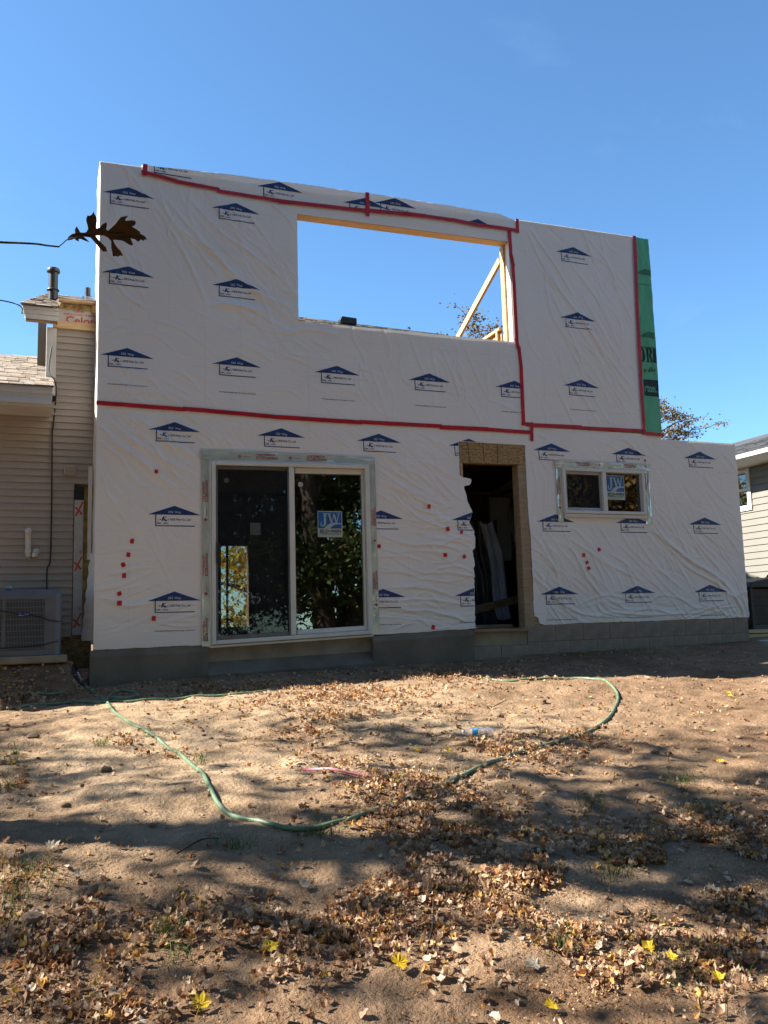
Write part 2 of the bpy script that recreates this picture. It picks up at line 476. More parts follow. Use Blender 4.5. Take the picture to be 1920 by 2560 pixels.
M['yellow_leaf'] = leaf_mat('yellow_leaf', [(0.0, (0.62, 0.40, 0.02)), (1.0, (0.70, 0.52, 0.05))])
M['pale_leaf'] = leaf_mat('pale_leaf', [(0.0, (0.40, 0.32, 0.22)), (1.0, (0.50, 0.44, 0.34))])
M['oak_leaf'] = leaf_mat('brown_oak_leaf', [(0.0, (0.13, 0.058, 0.022)), (1.0, (0.16, 0.075, 0.028))], trans=0.4)
M['green_crown'] = leaf_mat('green_foliage', [(0.0, (0.025, 0.05, 0.014)), (0.5, (0.05, 0.085, 0.02)), (0.85, (0.09, 0.11, 0.025)), (1.0, (0.20, 0.13, 0.03))], 0.5, 0.3)
M['autumn_crown'] = leaf_mat('autumn_foliage', [(0.0, (0.07, 0.08, 0.025)), (0.4, (0.16, 0.13, 0.04)), (0.7, (0.25, 0.14, 0.05)), (1.0, (0.14, 0.06, 0.03))], 0.6, 0.3)
M['turning_crown'] = leaf_mat('turning_foliage', [(0.0, (0.10, 0.09, 0.025)), (0.4, (0.22, 0.16, 0.04)), (0.75, (0.34, 0.20, 0.06)), (1.0, (0.25, 0.10, 0.035))], 0.6, 0.3)
M['yellow_crown'] = leaf_mat('yellow_foliage', [(0.0, (0.40, 0.30, 0.03)), (0.5, (0.55, 0.40, 0.04)), (0.85, (0.30, 0.30, 0.05)), (1.0, (0.45, 0.14, 0.03))], 0.6, 0.35)
M['grass'] = leaf_mat('grass_blades', [(0.0, (0.05, 0.10, 0.02)), (0.6, (0.10, 0.16, 0.035)), (0.85, (0.20, 0.19, 0.07)), (1.0, (0.30, 0.24, 0.12))], 0.6, 0.3)

def ground_mat():
    m, n, l, b = new_mat('bare_sandy_dirt')
    t = n.new('ShaderNodeTexCoord')
    def noise(s, d=6, dist=0.0):
        z = n.new('ShaderNodeTexNoise'); z.inputs['Scale'].default_value = s; z.inputs['Detail'].default_value = d; z.inputs['Distortion'].default_value = dist
        l.new(t.outputs['Object'], z.inputs['Vector']); return z
    def ramp(src, a, b_, ca, cb):
        r = n.new('ShaderNodeValToRGB'); r.color_ramp.elements[0].position = a; r.color_ramp.elements[1].position = b_
        r.color_ramp.elements[0].color = (*ca, 1); r.color_ramp.elements[1].color = (*cb, 1)
        l.new(src, r.inputs['Fac']); return r
    def mix(f, a, b_, mode='MIX'):
        x = n.new('ShaderNodeMix'); x.data_type = 'RGBA'; x.blend_type = mode
        if isinstance(f, float): x.inputs['Factor'].default_value = f
        else: l.new(f, x.inputs['Factor'])
        for k, s in (('A', a), ('B', b_)):
            if isinstance(s, tuple): x.inputs[k].default_value = (*s, 1)
            else: l.new(s, x.inputs[k])
        return x.outputs['Result']
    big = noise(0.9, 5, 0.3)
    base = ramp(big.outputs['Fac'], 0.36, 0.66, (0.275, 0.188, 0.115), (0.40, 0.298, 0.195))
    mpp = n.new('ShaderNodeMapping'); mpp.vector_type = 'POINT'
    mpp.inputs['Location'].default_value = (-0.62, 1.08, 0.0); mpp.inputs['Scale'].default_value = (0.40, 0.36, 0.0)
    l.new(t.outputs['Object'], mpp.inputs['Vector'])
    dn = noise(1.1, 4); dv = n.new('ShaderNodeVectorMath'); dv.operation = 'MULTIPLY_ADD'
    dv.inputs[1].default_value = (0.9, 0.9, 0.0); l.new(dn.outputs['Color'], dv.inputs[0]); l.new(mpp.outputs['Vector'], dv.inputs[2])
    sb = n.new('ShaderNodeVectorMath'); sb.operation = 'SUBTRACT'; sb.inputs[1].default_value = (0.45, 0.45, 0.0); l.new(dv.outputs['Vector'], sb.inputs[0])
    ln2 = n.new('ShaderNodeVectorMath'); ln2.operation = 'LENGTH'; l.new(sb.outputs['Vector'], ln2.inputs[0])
    dry = n.new('ShaderNodeMapRange'); dry.inputs['From Min'].default_value = 1.35; dry.inputs['From Max'].default_value = 0.45  # paler soil inside a noisy ellipse, darker brown soil outside
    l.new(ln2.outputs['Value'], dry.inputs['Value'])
    dark_soil = ramp(big.outputs['Fac'], 0.36, 0.66, (0.178, 0.110, 0.064), (0.272, 0.182, 0.115))
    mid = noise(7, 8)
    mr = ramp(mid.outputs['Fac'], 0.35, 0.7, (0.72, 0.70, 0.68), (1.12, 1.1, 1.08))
    c = mix(1.0, mix(dry.outputs['Result'], dark_soil.outputs['Color'], base.outputs['Color']), mr.outputs['Color'], 'MULTIPLY')
    grit = noise(160, 3)
    gr = ramp(grit.outputs['Fac'], 0.36, 0.66, (0.72, 0.7, 0.68), (1.2, 1.2, 1.2))
    c = mix(0.8, c, gr.outputs['Color'], 'MULTIPLY')
    vo = n.new('ShaderNodeTexVoronoi'); vo.inputs['Scale'].default_value = 38
    l.new(t.outputs['Object'], vo.inputs['Vector'])
    vr = ramp(vo.outputs['Distance'], 0.10, 0.16, (1, 1, 1), (0, 0, 0))
    sel = noise(5, 2); sr = ramp(sel.outputs['Fac'], 0.52, 0.6, (0, 0, 0), (1, 1, 1))
    pm = n.new('ShaderNodeMath'); pm.operation = 'MULTIPLY'
    l.new(vr.outputs['Color'], pm.inputs[0]); l.new(sr.outputs['Color'], pm.inputs[1])
    c = mix(pm.outputs[0], c, (0.34, 0.255, 0.175))
    # lawn beyond the dirt (behind the photographer and between the houses)
    sep = n.new('ShaderNodeSeparateXYZ'); l.new(t.outputs['Object'], sep.inputs['Vector'])
    wob = noise(0.5, 4)
    yy = n.new('ShaderNodeMath'); yy.operation = 'MULTIPLY_ADD'; yy.inputs[1].default_value = 5.0
    l.new(wob.outputs['Fac'], yy.inputs[0]); l.new(sep.outputs['Y'], yy.inputs[2])
    lr = n.new('ShaderNodeMapRange'); lr.inputs['From Min'].default_value = -8.0; lr.inputs['From Max'].default_value = -9.5
    l.new(yy.outputs[0], lr.inputs['Value'])
    lawn = noise(3, 8); lw = ramp(lawn.outputs['Fac'], 0.35, 0.7, (0.10, 0.095, 0.035), (0.24, 0.17, 0.08))
    c = mix(lr.outputs['Result'], c, lw.outputs['Color'])
    l.new(c, b.inputs['Base Color'])
    b.inputs['Roughness'].default_value = 0.95
    b.inputs['Specular IOR Level'].default_value = 0.15
    ad = n.new('ShaderNodeMath'); ad.operation = 'MULTIPLY_ADD'; ad.inputs[1].default_value = 2.2
    l.new(mid.outputs['Fac'], ad.inputs[0])
    g2 = noise(45, 6)
    l.new(g2.outputs['Fac'], ad.inputs[2])
    ad2 = n.new('ShaderNodeMath'); ad2.operation = 'MULTIPLY_ADD'; ad2.inputs[1].default_value = 0.35
    l.new(grit.outputs['Fac'], ad2.inputs[0]); l.new(ad.outputs[0], ad2.inputs[2])
    bp = n.new('ShaderNodeBump'); bp.inputs['Strength'].default_value = 0.8; bp.inputs['Distance'].default_value = 0.02
    l.new(ad2.outputs[0], bp.inputs['Height']); l.new(bp.outputs['Normal'], b.inputs['Normal'])
    return m
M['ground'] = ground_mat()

# ------------------------------------------------------------------ ground
PD = [-120, -5, 0, 2.5, 4.2, 6, 8, 9.35, 14, 200]
PZ = [-3.0, -0.55, 0.1, 0.36, 0.64, 0.82, 0.97, 1.08, 1.2, 1.2]
def gz_base(X, Y):
    X = np.asarray(X, float); Y = np.asarray(Y, float)
    z = np.interp(Y + 9.35, PD, PZ) + np.clip(X - 1, -2, 9) * 0.018 * np.clip((Y + 9.35) / 9.35, 0, 1)
    # bank under the old house, left of the new foundation
    a = np.clip((0.34 - X) / 0.22, 0, 1); a = a * a * (3 - 2 * a)
    c = np.clip((Y + 0.75) / 0.7, 0, 1); c = c * c * (3 - 2 * c)
    z = z + a * c * 0.27
    return z
def gz(X, Y):
    X = np.asarray(X, float); Y = np.asarray(Y, float)
    near = np.clip(1 - (np.hypot(X - 3, Y + 4) - 9) / 6, 0, 1)
    amp = 0.35 + 0.65 * np.clip(-Y / 0.8, 0, 1)
    n = 0.050 * fbm(X * 0.9, Y * 0.9, 3, 3) + 0.030 * fbm(X * 3.1, Y * 3.1, 9, 3) + near * 0.022 * fbm(X * 9, Y * 9, 21, 3)
    return gz_base(X, Y) + n * amp

def axis(lo, hi, step, far):
    a = list(np.arange(lo, hi + 1e-6, step))
    s, x = step, hi
    while x < far:
        s *= 1.25; x += s; a.append(x)
    s, x = step, lo
    while x > -far:
        s *= 1.25; x -= s; a.insert(0, x)
    return np.array(a)
gx = axis(-1.0, 6.6, 0.028, 160); gy = axis(-7.6, 0.1, 0.028, 160)
GX, GY = np.meshgrid(gx, gy)
GZ = gz(GX, GY)
nx, ny = len(gx), len(gy)
idx = np.arange(nx * ny).reshape(ny, nx)
fc = np.stack([idx[:-1, :-1], idx[:-1, 1:], idx[1:, 1:], idx[1:, :-1]], -1).reshape(-1, 4)
me = bpy.data.meshes.new('ground')
me.from_pydata(np.stack([GX, GY, GZ], -1).reshape(-1, 3).tolist(), [], fc.tolist())
me.polygons.foreach_set('use_smooth', np.ones(len(me.polygons), dtype=bool))
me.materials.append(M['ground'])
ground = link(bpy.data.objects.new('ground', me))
tag(ground, 'bare sandy brown dirt yard strewn with leaves', kind='structure')

# ------------------------------------------------------------------ wrinkle field of the house wrap
WU0, WV0, WST = 0.20, 1.10, 0.0075
WNU, WNV = int(9.0 / WST), int(6.0 / WST)
WF = np.zeros((WNV, WNU))
wrng = np.random.default_rng(5)
def crease(pts, amp, sig):
    """pts: polyline in (u,v); asymmetric ridge along it, fading at the ends"""
    P = np.array([(p[0], p[1]) for p in smooth_path([(a, b, 0) for a, b in pts], 6)])
    u0, v0 = P.min(0) - 4 * sig; u1, v1 = P.max(0) + 4 * sig
    i0, i1 = int(max((u0 - WU0) / WST, 0)), int(min((u1 - WU0) / WST + 1, WNU))
    j0, j1 = int(max((v0 - WV0) / WST, 0)), int(min((v1 - WV0) / WST + 1, WNV))
    if i1 <= i0 or j1 <= j0: return
    U, V = np.meshgrid(WU0 + np.arange(i0, i1) * WST, WV0 + np.arange(j0, j1) * WST)
    best = np.full(U.shape, 1e9); tt = np.zeros(U.shape); sd = np.zeros(U.shape)
    n = len(P) - 1
    for k in range(n):
        a, b = P[k], P[k + 1]
        d = b - a; L2 = d @ d + 1e-12
        t = np.clip(((U - a[0]) * d[0] + (V - a[1]) * d[1]) / L2, 0, 1)
        dx = U - a[0] - t * d[0]; dy = V - a[1] - t * d[1]
        q = dx * dx + dy * dy
        m = q < best
        best[m] = q[m]; tt[m] = ((k + t) / n)[m]; sd[m] = (dx * d[1] - dy * d[0])[m]
    dist = np.sqrt(best)
    s2 = np.where(sd > 0, sig * 0.6, sig * 1.7)
    fade = np.clip(np.sin(np.pi * np.clip(tt, 0, 1)), 0, 1) ** 0.6
    WF[j0:j1, i0:i1] += amp * fade * np.exp(-0.5 * (dist / s2) ** 2)
def field(u0, u1, v0, v1, ang, sd, n, ln, amp=0.007, sig=0.0085, bend=0.12):
    for _ in range(n):
        u = wrng.uniform(u0, u1); v = wrng.uniform(v0, v1)
        a = R(ang + wrng.normal(0, sd)); L = ln * wrng.uniform(0.4, 1.5)
        c, s = math.cos(a), math.sin(a); b = wrng.normal(0, bend) * L
        pts = [(u - c * L / 2, v - s * L / 2), (u - s * b, v + c * b), (u + c * L / 2, v + s * L / 2)]
        crease(pts, amp * wrng.uniform(0.35, 1.3) * (1 if wrng.random() > 0.25 else -0.7), sig * wrng.uniform(0.75, 1.5))
# upper left sheet
field(0.7, 2.3, 5.3, 6.5, -62, 9, 42, 0.8)
field(1.5, 2.6, 5.2, 6.4, -45, 10, 34, 0.8)
field(0.4, 0.9, 4.9, 5.7, -50, 12, 16, 0.5)
field(1.6, 2.7, 4.85, 5.4, -22, 12, 20, 0.8, 0.008, 0.016)
field(0.5, 2.6, 4.05, 4.8, -12, 16, 26, 0.7, 0.005)
field(0.4, 1.6, 4.02, 4.35, -28, 10, 20, 0.5, 0.007)
field(3.3, 5.4, 4.25, 5.05, -76, 10, 34, 0.5, 0.006)
field(2.7, 5.4, 4.02, 4.6, -35, 22, 24, 0.5, 0.005)
# upper right sheet
field(5.7, 7.3, 4.3, 6.7, -58, 6, 60, 1.1, 0.007)
field(5.7, 7.3, 4.05, 4.3, -5, 8, 12, 0.6, 0.004)
# lower sheet, left of the sliding door
field(0.45, 1.5, 3.2, 3.95, -40, 7, 46, 0.6, 0.008)
field(0.45, 1.5, 2.3, 3.2, -48, 10, 26, 0.6, 0.005)
field(0.45, 1.5, 1.55, 2.4, 8, 14, 34, 0.7, 0.006)
# between the doors
field(1.6, 4.6, 3.5, 3.92, -32, 12, 36, 0.5, 0.005)
field(3.5, 4.6, 2.9, 3.7, -33, 8, 44, 0.7, 0.008)
field(3.5, 4.7, 1.6, 2.9, -7, 9, 50, 0.8, 0.008)
field(4.2, 4.7, 2.4, 2.9, 20, 10, 8, 0.5, 0.008)
field(3.5, 4.7, 1.5, 1.75, 0, 6, 14, 0.7, 0.006)
# right of the doorway
field(5.6, 6.6, 1.6, 2.4, -52, 9, 36, 0.7, 0.008)
field(6.2, 8.6, 1.6, 2.8, -42, 8, 60, 0.9, 0.008)
field(7.3, 8.9, 2.3, 3.4, -50, 10, 34, 0.7, 0.006)
field(5.6, 8.9, 3.55, 3.9, -35, 10, 34, 0.5, 0.006)
field(6.5, 8.9, 1.55, 1.75, 8, 8, 26, 0.7, 0.007)
field(8.4, 8.9, 1.5, 2.1, -62, 6, 16, 0.5, 0.009)
field(5.6, 5.75, 1.6, 3.7, 84, 6, 8, 0.9, 0.006)
# the folds that stand out
for pts, a, s in [
    ([(1.55, 5.16), (1.8, 5.2), (2.1, 5.15), (2.3, 5.02)], 0.016, 0.018), ([(2.0, 5.02), (2.4, 4.93), (2.7, 5.0), (3.1, 4.97)], 0.014, 0.02),
    ([(0.85, 6.4), (1.15, 6.0), (1.45, 5.4), (1.55, 5.1)], 0.012, 0.016), ([(1.0, 6.45), (1.5, 5.9), (2.0, 5.45), (2.5, 5.25)], 0.012, 0.018),
    ([(1.3, 6.45), (1.7, 6.05), (2.2, 5.75), (2.6, 5.4)], 0.011, 0.016), ([(0.45, 5.5), (0.65, 5.2), (0.9, 5.05)], 0.011, 0.015),
    ([(5.72, 6.65), (6.0, 6.1), (6.5, 5.5), (6.9, 4.9), (7.3, 4.35)], 0.014, 0.017), ([(5.75, 6.7), (6.1, 6.25), (6.4, 5.8)], 0.012, 0.013),
    ([(6.0, 5.9), (6.3, 5.3), (6.5, 4.8)], 0.010, 0.015), ([(6.4, 5.6), (6.9, 5.0), (7.3, 4.6)], 0.011, 0.014),
    ([(7.34, 2.95), (7.6, 2.6), (8.0, 2.3), (8.4, 2.1), (8.9, 1.72)], 0.020, 0.020), ([(7.4, 2.75), (7.9, 2.25), (8.4, 2.0), (8.7, 1.75)], 0.013, 0.016),
    ([(8.5, 2.05), (8.7, 1.8), (8.85, 1.58)], 0.014, 0.016), ([(5.62, 2.2), (5.8, 1.9), (6.2, 1.65), (6.8, 1.58)], 0.013, 0.016),
    ([(6.2, 2.3), (6.5, 1.9), (7.0, 1.65)], 0.012, 0.016), ([(6.6, 1.66), (7.3, 1.6), (8.2, 1.62)], 0.011, 0.016),
    ([(0.5, 3.8), (0.9, 3.5), (1.35, 3.25)], 0.015, 0.017), ([(0.5, 3.6), (0.9, 3.32), (1.2, 3.05)], 0.013, 0.016),
    ([(0.75, 3.88), (1.1, 3.62), (1.5, 3.38)], 0.013, 0.015), ([(3.5, 3.42), (3.9, 3.15), (4.4, 2.98)], 0.014, 0.017),
    ([(3.5, 3.25), (4.0, 3.05), (4.3, 2.95)], 0.012, 0.015), ([(3.5, 2.62), (3.9, 2.5), (4.3, 2.5), (4.6, 2.42)], 0.013, 0.018),
    ([(4.2, 2.45), (4.45, 2.55), (4.65, 2.62)], 0.012, 0.014), ([(3.6, 2.0), (4.1, 1.98), (4.6, 1.84)], 0.012, 0.017),
    ([(3.55, 1.8), (4.0, 1.86), (4.6, 1.78)], 0.012, 0.016), ([(0.5, 1.9), (0.8, 1.84), (1.3, 1.95)], 0.012, 0.018),
    ([(4.4, 4.95), (4.55, 4.6), (4.65, 4.3)], 0.011, 0.014), ([(4.0, 5.02), (4.1, 4.75), (4.2, 4.55)], 0.009, 0.014)]:
    crease(pts, a, s * 0.75)
WF += 0.010 * fbm(*np.meshgrid(np.arange(WNU) * WST * 1.4, np.arange(WNV) * WST * 1.4), 40, 3)
WF = np.clip(WF * 1.1, -0.006, 0.06)
def damp(u, v):
    """the wrap is pulled flat under the window flashing and near edges"""
    r = np.ones_like(u)
    for a, b, c, d in ((1.47, 3.50, 1.3, 3.55), (5.93, 7.44, 2.76, 3.62)):
        dx = np.maximum(np.maximum(a - u, u - b), 0); dy = np.maximum(np.maximum(c - v, v - d), 0)
        r = np.minimum(r, np.clip(np.hypot(dx, dy) / 0.06, 0.12, 1))
    r = np.minimum(r, np.clip((u - 0.40) / 0.05, 0.1, 1))
    return r
def wdisp(u, v):
    u = np.asarray(u, float); v = np.asarray(v, float)
    x = np.clip((u - WU0) / WST, 0, WNU - 1.001); y = np.clip((v - WV0) / WST, 0, WNV - 1.001)
    i = x.astype(int); j = y.astype(int); a = x - i; b = y - j
    w = (WF[j, i] * (1 - a) + WF[j, i + 1] * a) * (1 - b) + (WF[j + 1, i] * (1 - a) + WF[j + 1, i + 1] * a) * b
    return -(0.012 + w * damp(u, v))          # y of the wrap surface in front of the sheathing

def top_warp(u, v):
    return v + np.clip((v - 4.2) / 2.5, 0, 1.1) * 0.0195 * (u - 0.4)

# ------------------------------------------------------------------ the new addition
add = thing('house_addition', 'unfinished two storey house addition covered in white house wrap with red tape seams', 'house', (4.6, 0.3, 1.1))
OP = (2.605, 5.455, 5.083, 6.375)        # rough window opening upstairs (before the top edge's slope)
SD = (1.585, 3.410, 1.400, 3.425)        # sliding door
DW = (4.625, 5.440, 1.480, 3.515)        # doorway
WI = (6.045, 7.305, 2.910, 3.507)        # small window

def tw(u, v): return float(top_warp(np.array(u), np.array(v)))
# sheathed wall, cut round the openings
sh = MB()
def panel(u0, u1, v0, v1, y0=0.0, y1=0.15):
    sh.prism([(u0, tw(u0, v0)), (u1, tw(u1, v0)), (u1, tw(u1, v1)), (u0, tw(u0, v1))], y0, y1)
TOPV = 6.675
panel(0.40, OP[0], 4.0, TOPV); panel(OP[1], 7.655, 4.0, TOPV)
panel(OP[0], OP[1], 4.0, OP[2]); panel(OP[0], OP[1], OP[3] + 0.14, TOPV)
panel(0.40, SD[0], 1.36, 4.0); panel(SD[0], SD[1], SD[3], 4.0); panel(SD[1], DW[0], 1.46, 4.0)
panel(DW[0], DW[1], DW[3] + 0.28, 4.0); panel(DW[1], WI[0], 1.50, 4.0); panel(WI[0], WI[1], 1.50, WI[2]); panel(WI[0], WI[1], WI[3], 4.0)
panel(WI[1], 7.655, 1.50, 4.0); panel(7.655, 8.925, 1.50, 3.955)
sh.build('sheathing', M['osb'], add)

# ---- sheets of wrap as fine grids
def grid_sheet(name, us, vs, surf, keep, mat, parent, warp=None, extra=None):
    us, vs = np.array(us), np.array(vs)
    U, V = np.meshgrid(us, vs)
    if warp is not None:
        U, V = warp(U, V)
    Yd = surf(U, V)
    verts = np.stack([U, Yd, V], -1).reshape(-1, 3)
    n = len(us)
    id_ = np.arange(len(us) * len(vs)).reshape(len(vs), n)
    f = np.stack([id_[:-1, :-1], id_[:-1, 1:], id_[1:, 1:], id_[1:, :-1]], -1)
    cu_ = (us[:-1] + us[1:])[None, :] / 2 + 0 * vs[:-1, None]
    cv_ = (vs[:-1] + vs[1:])[:, None] / 2 + 0 * us[None, :-1]
    k = keep(cu_, cv_)
    f = f[k]
    verts = verts.tolist(); faces = f.reshape(-1, 4).tolist()
    if extra:
        extra(verts, faces, id_, U, V, Yd)
    me = bpy.data.meshes.new(name)
    me.from_pydata(verts, [], faces)
    me.polygons.foreach_set('use_smooth', np.ones(len(me.polygons), dtype=bool))
    me.materials.append(mat)
    bm = bmesh.new(); bm.from_mesh(me)
    bmesh.ops.delete(bm, geom=[v for v in bm.verts if not v.link_faces], context='VERTS')
    bm.to_mesh(me); bm.free()
    return link(bpy.data.objects.new(name, me), parent)
def brk(lo, hi, step, cuts):
    c = sorted([lo, hi] + [x for x in cuts if lo < x < hi])
    out = []
    for a, b in zip(c[:-1], c[1:]):
        n = max(1, int(round((b - a) / step)))
        out += list(np.linspace(a, b, n + 1)[:-1])
    return out + [hi]
STEP = 0.0095

# upper left sheet
hole = lambda U, V, H: (U > H[0]) & (U < H[1]) & (V > H[2]) & (V < H[3])
def warp_up(U, V): return U, top_warp(U, V)
sheet_ul = grid_sheet('wrap_sheet', brk(0.395, 5.56, STEP, OP[:2]), brk(3.93, 6.672, STEP, OP[2:]), wdisp,
                      lambda U, V: ~hole(U, V, OP), M['wrap'], add, warp_up)
sheet_ul['label'] = 'upper left wrap sheet round the large window opening'
# upper right sheet, 3 mm proud of its neighbour
sheet_ur = grid_sheet('wrap_sheet', brk(5.46, 7.47, STEP, []), brk(4.035, 6.672, STEP, []), lambda u, v: wdisp(u, v) - 0.003,
                      lambda U, V: U > -1, M['wrap'], add, warp_up)
sheet_ur['label'] = 'upper right wrap sheet beside the green strip'
# lower sheet
DEU = [4.75, 4.732, 4.745, 4.746, 4.760, 4.735, 4.775, 4.772, 4.705, 4.757, 4.70, 4.675, 4.652, 4.74, 4.762, 4.70, 4.62, 4.605, 4.605]
DEV = [1.40, 1.50, 2.0, 2.20, 2.30, 2.43, 2.48, 2.664, 2.786, 2.90, 3.03, 3.14, 3.22, 3.245, 3.31, 3.325, 3.34, 3.36, 3.80]
def door_left(v): return np.interp(v, DEV, DEU) + 0.010 * vnoise(np.asarray(v) * 30, 0 * np.asarray(v), 3) * (np.asarray(v) < 3.3)
DRV = [1.4, 1.56, 1.60, 1.83, 2.62, 3.13, 3.80]; DRU = [5.62, 5.600, 5.552, 5.552, 5.551, 5.533, 5.536]
def door_right(v): return np.interp(v, DRV, DRU) + 0.008 * vnoise(np.asarray(v) * 14, 0 * np.asarray(v), 8)
DTOP = 3.775
VBU = [0.39, 1.5, 3.44, 4.73, 5.55, 5.70, 8.93]; VBV = [1.408, 1.418, 1.462, 1.502, 1.56, 1.523, 1.535]
def warp_low(U, V):
    vb = np.interp(U, VBU, VBV) + 0.008 * vnoise(U * 5, 0 * U, 4) + 0.005 * vnoise(U * 21, 0 * U, 6)
    t = np.clip((V - 1.40) / 0.25, 0, 1)
    V2 = np.where(V < 1.65, vb + t * (1.65 - vb), V)
    U = U.copy()
    # pull the nearest columns on to the ragged cut round the doorway
    for fn, side in ((door_left, -1), (door_right, 1)):
        e = fn(V2)
        m = (np.abs(U - e) < 0.011) & (V2 < DTOP + 0.01)
        U = np.where(m, e, U)
    # right-hand top corner is a little rounded
    V2 = np.where((V2 > 3.9) & (U > 8.85), np.minimum(V2, 3.965 - (U - 8.85) ** 2 * 6), V2)
    return U, V2
def keep_low(U, V):
    k = ~hole(U, V, SD) & ~hole(U, V, WI)
    k &= ~((U > SD[0]) & (U < SD[1]) & (V < 2))
    k &= ~((V < DTOP) & (U > door_left(V)) & (U < door_right(V)))
    k &= ~((U > 7.66) & (V > 3.962))
    return k
sheet_lo = grid_sheet('wrap_sheet', brk(0.395, 8.93, STEP, [SD[0], SD[1], WI[0], WI[1], 7.66]), brk(1.40, 4.02, STEP, [SD[3], WI[2], WI[3], DTOP, 3.962]),
                      lambda u, v: wdisp(u, v) + 0.003, keep_low, M['wrap'], add, warp_low)
sheet_lo['label'] = 'lower wrap sheet round both doors and the small window'
# strip along the top, turned over the plate and catching the sun
TSU = [0.80, 0.868, 1.205, 1.677, 2.40, 3.50, 4.25, 4.64, 5.04, 5.58]; TSV = [6.64, 6.618, 6.58, 6.557, 6.535, 6.575, 6.626, 6.64, 6.62, 6.634]
TEU = [0.83, 1.93, 2.90, 3.94, 4.76, 5.28, 5.42, 5.58]; TEV = [6.712, 6.775, 6.80, 6.815, 6.822, 6.822, 6.80, 6.755]
def warp_top(U, V):
    lo = np.interp(U, TSU, TSV); hi = np.interp(U, TEU, TEV) + 0.006 * vnoise(U * 7, 0 * U, 2)
    t = np.clip(V, 0, 1)
    return U, lo + t * (hi - lo)
def surf_top(U, V):
    return wdisp(U, V) - 0.006 - 0.010 * (fbm(U * 5, V * 14, 61, 3) + 0.4)
def over_top(verts, faces, id_, U, V, Yd):
    prev = id_[-1]
    b = len(verts)
    for k in range(1, 8):
        row = []
        for i in range(U.shape[1]):
            a = k / 7
            y = Yd[-1, i] + a * 0.20
            z = V[-1, i] + 0.030 * math.sin(min(1, a * 2.2) * math.pi / 2) + 0.006 * float(vnoise(U[-1, i] * 9, a * 3, 77)) - 0.04 * max(0, a - 0.75)
            verts.append([U[-1, i], y, z]); row.append(len(verts) - 1)
        for i in range(len(row) - 1):
            faces.append([int(prev[i]), int(prev[i + 1]), row[i + 1], row[i]])
        prev = row
sheet_tp = grid_sheet('wrap_sheet', brk(0.835, 5.57, 0.018, []), list(np.linspace(0, 1, 14)), surf_top, lambda U, V: U > -1, M['wrap'], add, warp_top, over_top)
sheet_tp['label'] = 'narrow wrap strip folded over the top plate'
# thin folded edge at the remaining stretches of the top, and the lit return at the left corner
MB().prism([(0.385, 6.655), (0.87, 6.668), (0.87, 6.695), (0.385, 6.683)], -0.016, 0.19).build('wrap_fold', M['wrap'], add, bevel=0.006)
MB().prism([(5.56, 6.76), (7.46, 6.792), (7.46, 6.812), (5.56, 6.785)], -0.018, 0.19).build('wrap_fold', M['wrap'], add, bevel=0.006)
cor = MB()
n = 90
vs_ = np.linspace(1.46, 6.67, n)
for k in range(n - 1):
    for j in range(5):
        q = []
        for (kk, jj) in ((k, j), (k, j + 1), (k + 1, j + 1), (k + 1, j)):
            y = -0.012 + jj * 0.13
            x = 0.397 - 0.014 * (0.5 + vnoise(vs_[kk] * 6, jj * 0.7, 31)) * (jj > 0)
            q.append((x, y, vs_[kk]))
        cor.add(q, [(0, 1, 2, 3)])
cor.build('wrap_return', M['wrap'], add)
MB().box(0.405, 0.55, 0.151, 0.62, 1.46, 6.6).build('side_wall', M['osb'], add)
# top plate
MB().prism([(0.41, 6.60), (7.64, 6.745), (7.64, 6.785), (0.41, 6.645)], 0.152, 0.30).build('top_plate', M['lumber_y'], add)

# green wrap strip
def surf_green(U, V): return -0.024 - 0.012 * fbm(U * 9 + V * 3, V * 2.2, 15, 3) - 0.006 * np.abs(vnoise(U * 22 + V * 8, V * 3, 18))
def warp_green(U, V):
    lo, hi = np.interp(V, [4.03, 4.06, 5.61, 6.79], [7.40, 7.40, 7.39, 7.455]), 7.664
    t = (U - 7.40) / 0.264
    return lo + t * (hi - lo), V + 0.004 * vnoise(U * 14, V, 2)
def green_over(verts, faces, id_, U, V, Yd):
    p, b = id_[-1], len(verts)
    for i in range(U.shape[1]):
        verts.append([U[-1, i], 0.18, V[-1, i] + 0.012])
    for i in range(U.shape[1] - 1):
        faces.append([int(p[i]), int(p[i + 1]), b + i + 1, b + i])
    p, b = id_[:, -1], len(verts)
    for j in range(U.shape[0]):
        verts.append([7.672, 0.16, V[j, -1]])
    for j in range(U.shape[0] - 1):
        faces.append([int(p[j]), b + j, b + j + 1, int(p[j + 1])])
green = grid_sheet('green_wrap_strip', list(np.linspace(7.40, 7.664, 20)), list(np.linspace(4.03, 6.805, 180)), surf_green, lambda U, V: U > -1, M['green_wrap'], add, warp_green, green_over)
green['label'] = 'green printed wrap strip on the upper right corner'

